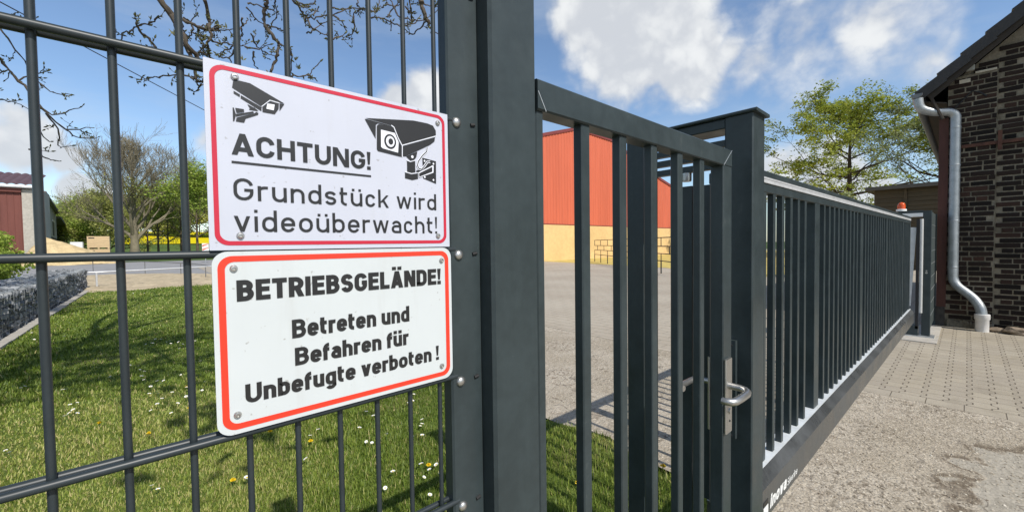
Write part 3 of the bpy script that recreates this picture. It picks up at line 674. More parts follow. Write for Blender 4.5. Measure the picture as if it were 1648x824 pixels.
# beam: ledge, sloped shoulder, outer face
prof = [(.62, .497), (.555, .497), (.522, .458), (.522, .330), (.62, .330)]
mb = MB(); n = len(prof); mb.add([(GX0, y, z) for y, z in prof] + [(GX1, y, z) for y, z in prof], [tuple(range(n)), tuple(range(2 * n - 1, n - 1, -1))] + [(i, (i + 1) % n, n + (i + 1) % n, n + i) for i in range(n)])
beam = mb.build('bottom_beam', BB, sg)
mb = MB(); mb.box(GX0, GX1, .5555, .6195, .4974, .5000); mb.build('ledge_strip', mk('pale_zinc_ledge', (.62, .65, .66), .5, metal=.1, var=.12, vs=8), sg)
mb = MB(); mb.bbox(GX0, GX1, .570, .614, 1.655, 1.694, .003, 'x'); mb.build('top_rail', ANTH, sg)
mb = MB(); mb.bbox(GX0, GX1, .570, .614, 1.7195, 1.747, .003, 'x'); mb.build('top_rail', ANTH, sg)
mb = MB()
for i in range(3): mb.box(GX0, GX1, .566 + .0015 * (i % 2), .60, 1.6945 + i * .0083, 1.6945 + i * .0083 + .0075)
mb.build('drive_rack', ALU, sg)
stx = [2.755, 4.105, 5.455, 6.80, 7.56]
def gbar(x, w=.030, y0=.571, y1=.597, nm='bar'):
    mb = MB(); mb.bbox(x, x + w, y0, y1, .5003, 1.6548, .002); mb.build(nm, ANTH, sg)
for x in stx: gbar(x, .098, .570, .614, 'stile')
gbar(1.502, .05, .575, .655, 'stile'); mb = MB(); mb.box(1.488, 1.5015, .590, .606, .5003, 1.655); mb.build('reflection_strip', mk('grey_brown_reflection', (.16, .14, .125), .6), sg)  # the beige strip's colour stands for a reflection on the tail stile
for x in (1.69, 1.812, 1.935, 2.058, 2.182, 2.310, 2.432, 2.555): gbar(x)
for a, b in zip(stx[:-1], stx[1:]):
    n = round((b - a - .098) / .1235) - 1 if b - a > 1 else 4
    for i in range(1, n + 1): gbar(a + .098 + (b - a - .098) * i / (n + 1) - .015)
# maker's lettering on the beam face
YB = .5215
frb = lambda u, v, l: (1.858 + u / 100, YB - l, .345 + v / 100)
def slanted(txt, name, x0, x1, base, cap, t, xh, wf, gap):
    f = lambda u, v, l: frb(u + (v - base) * .25, v, l)
    return put_text(txt, sg, name, PAINTW, x0, x1, base, cap, t, xh, wf, gap, f)
slanted('inova', 'lettering', 0, 21.5, .8, 5.6, .22, .74, .95, .07)
slanted('Silverline', 'lettering', 23.0, 38.0, .9, 3.2, .13, .70, .85, .09)
mb = MB(); mb.box(1.782, 1.836, YB - .001, YB, .352, .385); lb = mb.build('maker_label', PAINTW, sg)
mb = MB(); mb.box(1.782, 1.836, YB - .001, YB, .389, .408); mb.build('maker_label', SBLK, sg)
rotz_about(sg, 2.0, .57, math.radians(-.60))

# ------------------------------------------------------------------ receiving post, beacon, end panel
rp = thing('receiving_post', 'anthracite end post with white receiver arm and pale safety edge beyond the sliding gate', 'gate post', (8.5, .39, 0))
mb = MB(); mb.bbox(8.45, 8.545, .346, .436, .016, 1.86, .004); mb.build('shaft', ANTH, rp)
mb = MB(); mb.box(8.37, 8.60, .30, .60, .012, .024); mb.build('base_plate', GALV, rp)
mb = MB(); mb.bbox(8.455, 8.54, .4365, .70, 1.83, 1.868, .003, 'y'); mb.build('crossbeam', ANTH, rp)
mb = MB(); mb.bbox(8.455, 8.53, .4368, .655, 1.775, 1.8297, .003, 'y'); mb.build('receiver_arm', PAINTW, rp)
mb = MB(); mb.tube([(8.42, .447, .36), (8.42, .447, 1.74)], .021, 12); se = mb.build('safety_edge', mk('pale_grey_rubber', (.50, .50, .49), .5, var=.08), rp, smooth=True)
mb = MB(); mb.box(8.4, 8.449, .47, .50, .12, 1.74); mb.build('edge_channel', BLACK, rp)
mb = MB(); mb.hexa([(8.44, .55, .45), (8.45, .55, .45), (8.45, .66, .45), (8.44, .66, .45), (8.44, .50, 1.62), (8.45, .50, 1.62), (8.45, .57, 1.62), (8.44, .57, 1.62)]); mb.build('funnel_plate', ALU, rp)
mb = MB(); mb.box(8.40, 8.60, .47, .64, .0245, .16); mb.build('receiver_box', ANTH, rp)
mb = MB(); mb.lathe((8.449, .392, .95), [(.014, 0), (.013, -.004)], 12, 'x'); mb.lathe((8.449, .392, .98), [(.01, 0), (.009, -.004)], 12, 'x'); mb.build('key_switch', STEEL, rp)
bc = thing('warning_beacon', 'small orange dome beacon on top of the far receiving post', 'warning light', (8.5, .67, 1.868))
OR = mk('orange_lens', (.75, .10, .012), .18, var=.05); OR.node_tree.nodes['Principled BSDF'].inputs['Transmission Weight'].default_value = .15
mb = MB(); mb.lathe((8.5, .67, 1.8685), [(.060, 0), (.060, .028), (.054, .032)], 20); mb.build('base', PAINTW, bc, smooth=True)
mb = MB(); mb.lathe((8.5, .67, 1.901), [(.046, 0), (.046, .045), (.042, .072), (.032, .09), (.017, .10), (.004, .104)], 20); mb.build('dome', OR, bc, smooth=True)
ep = thing('end_panel', 'dark slatted screen panel between the receiving post and the brick house', 'fence panel', (9.2, .36, 0))
for k in range(9):
    z = .10 + k * .195; mb = MB(); mb.box(8.56, 9.76, .355, .367, z, z + .190); mb.build('screen_board', mk('screen_grey', (.05, .065, .065), .5) if k == 0 else bpy.data.materials['screen_grey'], ep)
for k in range(1, 9):
    z = .10 + k * .195 - .005; mb = MB(); mb.box(8.56, 9.76, .352, .360, z + .0005, z + .0045); mb.build('joint_strip', GALV, ep)
mb = MB(); mb.box(9.765, 9.80, .34, .38, 0, 1.86); mb.build('end_bar', ANTH, ep)

# ------------------------------------------------------------------ brick house
rs = random.Random(11)
BRICKM = attr_mat('old_dark_brick', [(.010, .008, .007), (.020, .014, .012), (.032, .020, .016), (.058, .030, .022)], .85, bs=.7, bscale=45, spec=.2, extra=.35)
MORT = mk('old_lime_mortar', (.20, .176, .135), .95, var=.4, vs=3, vs2=25, bs=.8, bscale=50, spec=.1)
TILE = mk('dark_roof_tile', (.022, .020, .020), .55, var=.3, vs=8, bs=.3, bscale=40)
WOODR = mk('rust_brown_board', (.075, .026, .018), .75, var=.3, vs=4, vs2=30, stretch=(1, 1, .15), bs=.3, bscale=60)
WOODD = mk('dark_stained_wood', (.030, .022, .015), .8, var=.3, vs=5, stretch=(1, .3, 1))
ZINC = mk('weathered_zinc', (.37, .395, .41), .45, metal=.5, var=.2, vs=10, vs2=60, rvar=.1)
GUT = mk('shaded_zinc', (.16, .17, .18), .55, metal=.3, var=.2, vs=8)  # gutter zinc toned down: shade under the eave put into its colour
PVC = mk('white_drain_pipe', (.66, .64, .62), .45, var=.08, vs=15)
bh = thing('brick_house', 'old dark brick gable house with steep tiled roof right of the gate', 'house', (9.84, -1, 0))
XW = 9.84; YE, YR = .24, -4.0
def roofz(y): return 3.90 + (.51 - y) * .925
mb = MB()
def gabl(x0, x1, m, d=.22):
    P = [(YE, 0), (YE, roofz(YE) - d), (YR, roofz(YR) - d), (2 * YR - YE, roofz(YE) - d), (2 * YR - YE, 0)]; n = 5
    m.add([(x0, *p) for p in P] + [(x1, *p) for p in P], [tuple(range(n)), tuple(range(2 * n - 1, n - 1, -1))] + [(i, (i + 1) % n, n + (i + 1) % n, n + i) for i in range(n)])
gabl(XW, XW + 9, mb); wall = mb.build('wall', MORT, bh)
def bricks(m, y0, y1, z0, z1, x, proud=.012, co=.0795, seed=1, top=None):
    r = random.Random(seed); nz = int((z1 - z0) / co)
    for j in range(nz):
        z = z0 + j * co + r.uniform(-.003, .003); hd = j % 2; y = y1 - (.06 if hd else 0) * r.uniform(.7, 1.2)
        first = True
        while y > y0 + .03:
            L = (.252 if not hd else (.12 if r.random() < .75 else .252)) * r.uniform(.93, 1.05)
            if r.random() < .05: L *= .5
            ya = max(y0, y - L); hh = co - .0105 + r.uniform(-.004, .003); ztop = z + hh
            if top and ztop > top(ya) or (top and ztop > top(y)):
                y = ya - .012; continue
            pr = proud + r.uniform(-.006, .004) - (.012 if r.random() < .03 else 0); dz = r.uniform(-.004, .004); c = r.uniform(.002, .009)
            v = [(x + .01, ya, z + dz), (x - pr, ya + c, z + c * .8 + dz), (x - pr, y - c, z + c * .8), (x + .01, y, z), (x + .01, ya, ztop + dz), (x - pr, ya + c, ztop - c * .8 + dz), (x - pr, y - c, ztop - c), (x + .01, y, ztop)]
            m.hexa(v, min(1, max(0, r.gauss(.42, .24)))); y = ya - .0115 * r.uniform(.7, 1.2)
mb = MB(); bricks(mb, -5.2, -.288, .02, 8.2, XW, seed=2, top=lambda y: roofz(y) - .24 if y > YR else roofz(2 * YR - y) - .24); 
bricks(mb, -.288, YE, 4.06, 4.5, XW, seed=5, top=lambda y: roofz(y) - .24); mb.build('brickwork', BRICKM, wall)
mb = MB(); mb.box(XW - .035, XW - .0005, -.276, YE, 0, 4.05); pil = mb.build('pilaster', MORT, bh)
mb = MB(); bricks(mb, -.276, YE, .05, 4.05, XW - .035, seed=3); mb.build('brickwork', BRICKM, pil)
mb = MB()
for k in range(14): mb.hexa([(XW - .3, -.25 + k * .0 + rs.uniform(-.02, .02), 0)] * 0 or [(XW - .075, YE - .03 - k * .036, .0), (XW - .03, YE - .03 - k * .036, .0), (XW - .03, YE - .065 - k * .036, .0), (XW - .075, YE - .065 - k * .036, .0)] + [(XW - .06, YE - .03 - k * .036, .08 + rs.uniform(0, .06)), (XW - .03, YE - .03 - k * .036, .1), (XW - .03, YE - .065 - k * .036, .1), (XW - .06, YE - .065 - k * .036, .06 + rs.uniform(0, .06))], .3)
mb.build('crumbled_plinth', MORT, bh)
# roof courses
mb = MB(); L = math.hypot(1, .925); uy, uz = -1 / L, .925 / L; ny, nz_ = .925 / L, 1 / L
def rp_(s, h, x): return (x, .58 + uy * s + ny * h, roofz(.58) + uz * s + nz_ * h)
nc = 20
for k in range(nc):
    s0, s1 = k * .345, k * .345 + .375
    for i in range(34):
        xa = 9.585 + i * .23; e = .004 * rs.random()
        mb.hexa([rp_(s0, .035 + e, xa), rp_(s0, .035 + e, xa + .226), rp_(s1, .003, xa + .226), rp_(s1, .003, xa), rp_(s0, .058 + e, xa), rp_(s0, .058 + e, xa + .226), rp_(s1, .022, xa + .226), rp_(s1, .022, xa)])
    # verge tile skirt
    mb.hexa([rp_(s0, -.10, 9.565), rp_(s0, -.10, 9.583), rp_(s1 - .03, -.125, 9.583), rp_(s1 - .03, -.125, 9.565), rp_(s0, .060, 9.565), rp_(s0, .060, 9.583), rp_(s1 - .03, .026, 9.583), rp_(s1 - .03, .026, 9.565)])
mb.hexa([(9.6, .58, roofz(.58) - .02), (18.9, .58, roofz(.58) - .02), (18.9, YR, roofz(YR) - .02), (9.6, YR, roofz(YR) - .02), (9.6, .58, roofz(.58)), (18.9, .58, roofz(.58)), (18.9, YR, roofz(YR)), (9.6, YR, roofz(YR))])
mb.hexa([(9.6, YR, roofz(YR) - .02), (18.9, YR, roofz(YR) - .02), (18.9, 2 * YR - .58, roofz(.58) - .02), (9.6, 2 * YR - .58, roofz(.58) - .02), (9.6, YR, roofz(YR) + .02), (18.9, YR, roofz(YR) + .02), (18.9, 2 * YR - .58, roofz(.58) + .02), (9.6, 2 * YR - .58, roofz(.58) + .02)])
mb.build('roof', TILE, bh)
mb = MB(); mb.hexa([rp_(.05, -.19, 9.60), rp_(.05, -.19, 9.625), rp_(6.2, -.19, 9.625), rp_(6.2, -.19, 9.60), rp_(.05, -.03, 9.60), rp_(.05, -.03, 9.625), rp_(6.2, -.03, 9.625), rp_(6.2, -.03, 9.60)]); mb.build('verge_board', WOODD, bh)
mb = MB(); mb.hexa([(9.63, .50, 3.70), (18.9, .50, 3.70), (18.9, .25, 3.62), (9.63, .25, 3.62), (9.63, .50, 3.72), (18.9, .50, 3.72), (18.9, .25, 3.64), (9.63, .25, 3.64)])
mb.hexa([(9.65, .515, 3.70), (18.9, .515, 3.70), (18.9, .50, 3.70), (9.65, .50, 3.70), (9.65, .515, 3.86), (18.9, .515, 3.86), (18.9, .50, 3.86), (9.65, .50, 3.86)]); mb.build('eave_boards', WOODD, bh)
mb = MB(); mb.tube([(9.62, .44, 3.80), (9.62, .29, 3.38)], .022, 6); mb.build('eave_strut', WOODD, bh)
mb = MB()
for i in range(12):   # half round gutter with thickness
    a0, a1 = PI * i / 12, PI * (i + 1) / 12; yc, zc = .59, 3.84
    f = lambda a, r, x: (x, yc - math.cos(a) * r, zc - math.sin(a) * r)
    mb.hexa([f(a0, .070, 9.50), f(a0, .070, 18.9), f(a1, .070, 18.9), f(a1, .070, 9.50), f(a0, .064, 9.50), f(a0, .064, 18.9), f(a1, .064, 18.9), f(a1, .064, 9.50)])
mb.add([f(PI * i / 12, .067, 9.503) for i in range(13)], [tuple(range(13))]); mb.build('gutter', GUT, bh)
def smooth_path(P, n=6):
    P = [Vector(p) for p in P]; out = [P[0]]
    for i in range(1, len(P) - 1):
        a, b, c = P[i - 1], P[i], P[i + 1]; d = min((a - b).length, (c - b).length) * .48
        q0 = b + (a - b).normalized() * d; q1 = b + (c - b).normalized() * d
        out += [q0.lerp(b, t / n).lerp(b.lerp(q1, t / n), t / n) for t in range(n + 1)]
    return out + [P[-1]]
mb = MB(); mb.tube(smooth_path([(9.57, .575, 3.77), (9.58, .555, 3.60), (9.66, .40, 3.52), (9.72, .22, 3.50), (9.745, .150, 3.44), (9.745, .150, 3.20), (9.745, .150, .95), (9.74, .145, .72), (9.66, -.08, .50), (9.60, -.155, .36), (9.59, -.165, .20)]), .062, 16); dp = mb.build('downpipe', ZINC, bh, smooth=True)
for z in (3.22, 2.62, 1.72, .97):
    m = MB(); m.lathe((9.745, .150, z), [(.0625, 0), (.0655, .004), (.0655, .02), (.0625, .024)], 16); m.build('pipe_collar', ZINC, dp, smooth=True)
mb = MB(); mb.lathe((9.585, -.168, -.02), [(.074, 0), (.074, .20), (.084, .215), (.084, .285), (.078, .29), (.066, .288)], 20); mb.build('drain_socket', PVC, bh, smooth=True)
mb = MB(); mb.box(9.775, 9.804, .225, .335, .32, 3.42); mb.build('corner_board', WOODR, bh)
mb = MB(); mb.box(9.775, 9.83, .235, .36, .0, .32); mb.box(9.81, 9.84, .24, .33, .32, 3.5); mb.build('corner_foot', mk('dark_grey_stone', (.05, .045, .04), .9, var=.4, vs=12, bs=.6), bh)
RUST = mk('rusty_iron', (.085, .035, .022), .85, var=.35, vs=12, bs=.4, bscale=80)
mb = MB(); mb.box(9.772, 9.785, -4, .085, 2.895, 2.945); ib = mb.build('iron_tie_bar', RUST, bh)
mb = MB(); mb.box(9.755, 9.771, -.335, -.29, 2.80, 3.10); mb.build('tie_anchor', RUST, ib)
mb = MB(); mb.box(9.79, 9.802, -.27, -.05, 4.045, 4.075); mb.box(9.79, 9.803, .0, .12, 3.93, 3.99); mb.build('mortar_patch', mk('pale_mortar_patch', (.48, .44, .36), .9, var=.2), bh)
mb = MB(); mb.tube([(9.795, .16, 3.56), (9.79, -.02, 3.78), (9.795, -.10, 3.74), (9.79, -.17, 3.66)], .012, 6); mb.build('old_cable', BLACK, bh)
mb = MB(); mb.bbox(9.74, 9.80, -.04, .05, 4.10, 4.18, .008); mb.build('wall_lamp', mk('grey_plastic_box', (.35, .36, .33), .5), bh)
ROCK = mk('grey_brown_rock', (.24, .19, .14), .9, var=.35, vs=14, bs=.6, bscale=30, spec=.2)
for i, (x, y, s, lab) in enumerate(((9.66, -.32, .085, 'small squarish stone beside the white drain socket'), (9.60, -.50, .125, 'flat reddish stone at the foot of the brick wall right of the drain'), (9.70, -.70, .07, 'small pale stone at the wall foot near the picture edge'))):
    bm = bmesh.new(); bmesh.ops.create_icosphere(bm, subdivisions=2, radius=1); r = random.Random(i)
    for v in bm.verts: k = 1 + r.uniform(-.18, .18); v.co = Vector((v.co.x * s * .8 * k, v.co.y * s * 1.2 * k, v.co.z * s * .5 * k + s * .4))
    me = bpy.data.meshes.new('stone'); bm.to_mesh(me); bm.free(); me.materials.append(ROCK); o = bpy.data.objects.new('stone', me); register(o, (x, y, 0), None); tag(o, lab, 'stone')
# ------------------------------------------------------------------ gabion wall
random.seed(3)
GSTONE = attr_mat('gabion_stone', [(.065, .070, .076), (.15, .16, .17), (.26, .265, .27), (.40, .40, .39)], .85, bs=.5, bscale=40, spec=.2, extra=.3)
gb = thing('gabion_wall', 'low grey gabion wall of stones in wire cages along the left of the lawn', 'wall', (-2.3, 10, 0))
mb = MB(); r = random.Random(9)
def rock(m, x, y, z, s):
    rot = Matrix.Rotation(r.uniform(0, 6), 3, 'X') @ Matrix.Rotation(r.uniform(0, 6), 3, 'Z')
    P = []
    for q in ((-1, -1, -1), (1, -1, -1), (1, 1, -1), (-1, 1, -1), (-1, -1, 1), (1, -1, 1), (1, 1, 1), (-1, 1, 1)):
        v = Vector(q); v = Vector((v.x * s * r.uniform(.7, 1.25), v.y * s * r.uniform(.45, .95), v.z * s * r.uniform(.4, .8))); P.append(rot @ v + Vector((x, y, z)))
    m.hexa(P, min(1, max(0, r.gauss(.42, .24))))
y = -1.0
while y < 21.6:
    for k in range(7): rock(mb, -1.97 + r.uniform(-.03, .03), y + r.uniform(-.03, .03), .05 + k * .1 + r.uniform(-.02, .02), .062)
    for k in range(6): rock(mb, -2.06 - k * .125, y + r.uniform(-.04, .04), .67 + r.uniform(-.02, .02), .07)
    y += .105
for k in range(8):
    for j in range(7): rock(mb, -2.0 - k * .1, 21.62 + r.uniform(-.03, .03), .05 + j * .1, .062)
mb.build('stone_fill', GSTONE, gb)
mb = MB(); mb.box(-2.72, -2.02, -1, 21.55, 0, .64); mb.build('core', mk('dark_stone_core', (.05, .052, .058), .9, var=.3), gb)
mb = MB(); y = -1.0
while y < 21.75: mb.box(-1.908, -1.904, y - .002, y + .002, 0, .74); mb.box(-2.78, -1.905, y - .002, y + .002, .738, .742); y += .2 if y > 9 else .1
for k in range(8): mb.box(-1.904, -1.900, -1, 21.7, k * .105 + .002, k * .105 + .006)
mb.build('wire_cage', GALV, gb)

# ------------------------------------------------------------------ handrails round the sand bed
RAILM = mk('dull_grey_rail', (.17, .17, .17), .5, metal=.3)
def rail_thing(lab, path, posts, ztop, r=.022, pr=.02):
    t = thing('handrail', lab, 'railing', (path[0][0], path[0][1], 0)); GALV = RAILM if r < .023 else ALU
    mb = MB(); mb.tube(smooth_path([(x, y, z) for x, y, z in path]), r, 8); mb.build('rail', GALV, t, smooth=True)
    for x, y, z in posts:
        mb = MB(); mb.tube([(x, y, -.02), (x, y, z - r)], pr, 8); mb.build('rail_post', GALV, t, smooth=True)
rail_thing('silver handrail on a thick post at the near edge of the sand bed', [(-2.35, 21.9, .60), (-1.66, 21.76, .60), (.3, 22.3, .61), (1.85, 22.9, .62), (3.0, 23.4, .62)], [(-1.66, 21.76, .60), (2.1, 23.0, .62)], .6, .024, .03)
rail_thing('thin curved handrail on four posts along the far edge of the sand bed', [(-4.6, 40, .72), (-3.0, 37.5, .72), (-.44, 31.8, .72), (1.05, 28.5, .67), (1.84, 24.6, .63), (2.3, 22.9, .5)], [(-3.0, 37.5, .72), (-.44, 31.8, .72), (1.05, 28.5, .67), (1.84, 24.6, .63)], .7)

# ------------------------------------------------------------------ red hall behind the yard
HRED = mk('orange_red_cladding', (.57, .135, .072), .55, var=.10, vs=.5, vs2=3, stretch=(1, 1, .12), spec=.3)
HTRIM = mk('maroon_trim', (.19, .035, .030), .5)
HYEL = mk('yellow_render', (.66, .46, .22), .85, var=.13, vs=.35, vs2=4, bs=.15, bscale=20, spec=.1)
PV = mk('blue_grey_solar_roof', (.22, .27, .36), .3, var=.1)
hl = thing('farm_hall', 'large orange red clad hall on a yellow plinth across the yard', 'hall', (34, 23.4, 0))
HY = 23.4; RP = [(20.5, 9.4), (24.8, 10.68), (28.7, 11.82), (34.0, 11.62), (43.45, 8.75), (46.1, 8.15), (54, 6.4)]
def hz(x):
    x = min(54, max(20.5, x))
    for (a, za), (b, zb) in zip(RP[:-1], RP[1:]):
        if a <= x <= b: return za + (zb - za) * (x - a) / (b - a)
mb = MB(); x = 20.5
while x < 53.8:      # trapezoid ribs
    for a, b, dy in ((0, .16, 0), (.16, .20, None), (.20, .33, .035), (.33, .37, None)):
        xa, xb = x + a, min(54, x + b)
        if dy is None:
            ya, yb = (HY, HY - .035) if a < .2 else (HY - .035, HY)
        else: ya = yb = HY - dy
        mb.add([(xa, ya, 3.06), (xb, yb, 3.06), (xb, yb, hz(xb) - .05), (xa, ya, hz(xa) - .05)], [(0, 1, 2, 3)])
    x += .37
mb.build('cladding', HRED, hl)
n = len(RP); mb = MB(); P = [(20.5, 3.0)] + RP + [(54, 3.0)]; k = len(P)
mb.add([(x, HY + .01, z - .06) for x, z in P] + [(x, HY + 30, z - .06) for x, z in P], [tuple(range(k)), tuple(range(2 * k - 1, k - 1, -1))] + [(i, (i + 1) % k, k + (i + 1) % k, k + i) for i in range(k)]); mb.build('body', HRED, hl)
mb = MB(); mb.box(20.45, 54.05, HY - .06, HY + 30.05, 0, 3.05); mb.build('plinth', HYEL, hl)
mb = MB()
for (a, za), (b, zb) in zip(RP[:-1], RP[1:]): mb.hexa([(a, HY - .10, za - .22), (b, HY - .10, zb - .22), (b, HY - .045, zb - .22), (a, HY - .045, za - .22), (a, HY - .10, za + .04), (b, HY - .10, zb + .04), (b, HY - .045, zb + .04), (a, HY - .045, za + .04)])
mb.box(20.45, 54, HY - .075, HY - .04, 3.052, 3.12); mb.build('edge_trim', HTRIM, hl)
mb = MB()
for (a, za), (b, zb) in zip(RP[:-1], RP[1:]): mb.hexa([(a, HY - .044, za + .0), (b, HY - .044, zb + .0), (b, HY + 30.2, zb + .6), (a, HY + 30.2, za + .6), (a, HY - .044, za + .06), (b, HY - .044, zb + .06), (b, HY + 30.2, zb + .68), (a, HY + 30.2, za + .68)])
mb.build('roof', PV, hl)
pf = thing('pen_fence', 'black iron pen railing with staggered uprights before the yellow plinth', 'railing', (21, 13.5, 0))
IRON = mk('black_iron', (.02, .02, .02), .5)
A0, A1 = Vector((25.6, 19.2)), Vector((16.4, 8.0)); zr = (.58, .92, 1.26, 1.66)
for z in zr:
    mb = MB(); mb.tube([(A0.x, A0.y, z), (A1.x, A1.y, z)], .022, 6); mb.build('rail', IRON, pf)
for i in range(9):
    q = A0.lerp(A1, i / 8); mb = MB(); mb.tube([(q.x, q.y, 0), (q.x, q.y, zr[0])], .03, 6)
    mb.tube([(q.x, q.y, zr[0]), (q.x, q.y, zr[1])], .02, 6); mb.tube([(q.x, q.y, zr[2]), (q.x, q.y, zr[3])], .02, 6)
    q = A0.lerp(A1, min(1, (i + .5) / 8)); mb.tube([(q.x, q.y, zr[1]), (q.x, q.y, zr[2])], .02, 6); mb.build('upright', IRON, pf)

# ------------------------------------------------------------------ brown shed and long barn on the left
BRWN = mk('red_brown_boards', (.15, .045, .033), .7, var=.12, vs=.8, stretch=(3, 3, .3))
TILE2 = mk('purple_brown_tiles', (.10, .055, .058), .6, var=.2, vs=2)
GREY = mk('pale_fibre_cement', (.36, .35, .33), .85, var=.12, vs=.3, vs2=2)
sh = thing('brown_shed', 'red brown boarded shed with wavy tile edge and concrete corner column on the far left', 'shed', (-16, 66, 0))
mb = MB(); x = -26
while x < -10.3:
    mb.box(x, x + .40, 66.0, 66.2, 0, 7.55); mb.box(x + .40, x + .46, 65.95, 66.2, 0, 7.55); x += .46
mb.build('boarding', BRWN, sh)
mb = MB(); mb.box(-10.25, -9.30, 65.85, 66.8, 0, 7.85); mb.build('column', CONC, sh)
mb = MB(); mb.box(-26, -10.26, 65.7, 66.0, 7.552, 7.95); mb.build('lintel', BRWN, sh)
mb = MB(); mb.tube([(-26, 65.5, 8.12), (-9.25, 65.5, 8.12)], .17, 8); mb.build('gutter', ALU, sh)
mb = MB(); x = -26
while x < -9.4:
    P = [(x + .62 * i / 6, .13 * math.sin(PI * i / 6)) for i in range(7)]
    mb.add([(a, 65.4, 8.36 + b) for a, b in P] + [(a, 72, 10.2 + b) for a, b in P] + [(a, 65.4, 8.26 + b) for a, b in P], [(i, i + 1, 8 + i, 7 + i) for i in range(6)] + [(i + 1, i, 14 + i, 15 + i) for i in range(6)]); x += .62
mb.build('tile_roof', TILE2, sh)
mb = MB(); mb.box(-26, -9.35, 66.25, 74, 0, 8.2); mb.build('body', GREY, sh)
bn = thing('long_barn', 'long pale barn with dark base and small window receding behind the brown shed', 'barn', (-12, 100, 0))
bx = lambda y: -9.36 - .090 * (y - 66)
def bq(m, y0, y1, z0, z1, z0b=None, z1b=None, th=.3, o=0):
    z0b = z0 if z0b is None else z0b; z1b = z1 if z1b is None else z1b
    m.hexa([(bx(y0) - th + o, y0, z0), (bx(y0) + o, y0, z0), (bx(y1) + o, y1, z0b), (bx(y1) - th + o, y1, z0b), (bx(y0) - th + o, y0, z1), (bx(y0) + o, y0, z1), (bx(y1) + o, y1, z1b), (bx(y1) - th + o, y1, z1b)])
mb = MB(); bq(mb, 74.1, 114, 3.6, 8.3); mb.build('upper_wall', GREY, bn)
DARK = mk('dark_barn_wall', (.045, .040, .036), .9, var=.2)
mb = MB(); bq(mb, 74.1, 114, 0, 3.595, th=.28); mb.build('lower_wall', DARK, bn)
mb = MB(); bq(mb, 114.05, 150, 0, 7.4, th=9, o=-3); mb.build('open_bay', DARK, bn)
mb = MB(); bq(mb, 150.1, 165, 0, 7.3, th=1.2); mb.build('end_pier', mk('greenish_concrete', (.09, .10, .07), .9, var=.2), bn)
mb = MB(); bq(mb, 74, 114.5, 8.3, 8.6, th=9, o=.5); bq(mb, 114.6, 168, 7.45, 7.9, th=10, o=.6); mb.build('roof', mk('weathered_barn_roof', (.16, .14, .135), .8, var=.15), bn)
mb = MB(); bq(mb, 100, 104, 3.9, 6.2, th=.1, o=.05); f = mb.build('window', BLACK, bn)
mb = MB(); bq(mb, 99.5, 104.5, 6.2, 6.45, th=.1, o=.08); mb.build('window_lintel', PAINTW, f)
# wood chip pile
def pile():
    nr, na = 14, 40; V = []; r = random.Random(2); C0 = (-7.3, 60.5)
    for i in range(nr + 1):
        for j in range(na):
            a = 2 * PI * j / na; R = 3.4 * i / nr; ex = 1.0 + (.45 if math.cos(a) > 0 else -.25) * abs(math.cos(a))
            V.append((C0[0] - .9 * (1 - i / nr) + R * math.cos(a) * ex, C0[1] + R * math.sin(a), max(-.02, 2.75 * (1 - (i / nr)) ** .85 + r.uniform(-.07, .07) - (.02 if i == nr else 0))))
    F = [(i * na + j, i * na + (j + 1) % na, (i + 1) * na + (j + 1) % na, (i + 1) * na + j) for i in range(nr) for j in range(na)]
    mb = MB(); mb.add(V, F); o = mb.build('wood_chip_pile', mk('fresh_wood_chips', (.52, .40, .22), .9, var=.25, vs=2, vs2=12, bs=.8, bscale=9, spec=.05), loc=(C0[0], C0[1], 0), smooth=True)
    tag(o, 'heap of pale yellow wood chips beside the long barn', 'pile')
pile()
PINE = mk('pale_pine', (.58, .42, .24), .8, var=.14, vs=1.5, stretch=(1, 1, 8))
def crate(z, lab, band):
    x0, x1, y0, y1 = -5.95, -4.05, 69.2, 70.6
    t = thing('wooden_crate', lab, 'crate', (-5, 69.9, z), 'wooden crates stacked in the yard')
    mb = MB()
    for k in range(5): mb.box(x0, x1, y0, y1, z + .16 + k * .272, z + .16 + k * .272 + .262)
    mb.build('boards', PINE, t); mb = MB()
    for xx in (x0 + .02, (x0 + x1) / 2 - .08, x1 - .18): mb.box(xx, xx + .16, y0 + .01, y1 - .01, z, z + .155)
    mb.build('skids', PINE, t)
    mb = MB(); mb.box(x0 + .12, x0 + .62, y0 - .02, y0 - .005, z + 1.24, z + 1.36); mb.build('stencil_mark', BLACK, t)
    if band:
        mb = MB(); mb.box(x0 + .4, x1 - .05, y0 - .03, y0 - .006, z + .42, z + .56); mb.box(x0 + .4, x1 - .05, y0 - .03, y0 - .006, z + .86, z + .98); mb.build('strap', HTRIM, t)
crate(.0, 'lower pine crate with two dark red straps, under another crate', True); crate(1.535, 'upper pine crate without straps, on top of another crate', False)
t = thing('white_container', 'small white container between the wood chip heap and the pine crates', 'container', (-6.6, 68, 0))
mb = MB(); mb.bbox(-7.15, -6.15, 67.5, 68.5, .12, 2.35, .05); mb.build('body', PAINTW, t)
mb = MB(); mb.box(-7.1, -6.2, 67.55, 68.45, 0, .118); mb.build('skid', PINE, t); mb = MB(); mb.box(-7.25, -7.15, 67.47, 67.499, 1.0, 1.3); mb.build('latch', GREY, t)
t = thing('barrier_board', 'small red and white striped warning board at the meadow edge', 'warning board', (4.0, 52.5, 0))
mb = MB(); mb.box(3.70, 4.25, 52.48, 52.52, .75, 1.95); bd = mb.build('board', PAINTW, t); mb = MB()
for k in range(3): mb.add([(3.72, 52.47, .8 + k * .4), (4.23, 52.47, 1.1 + k * .4 - .02), (4.23, 52.47, 1.28 + k * .4 - .14), (3.72, 52.47, .98 + k * .4)], [(0, 1, 2, 3)])
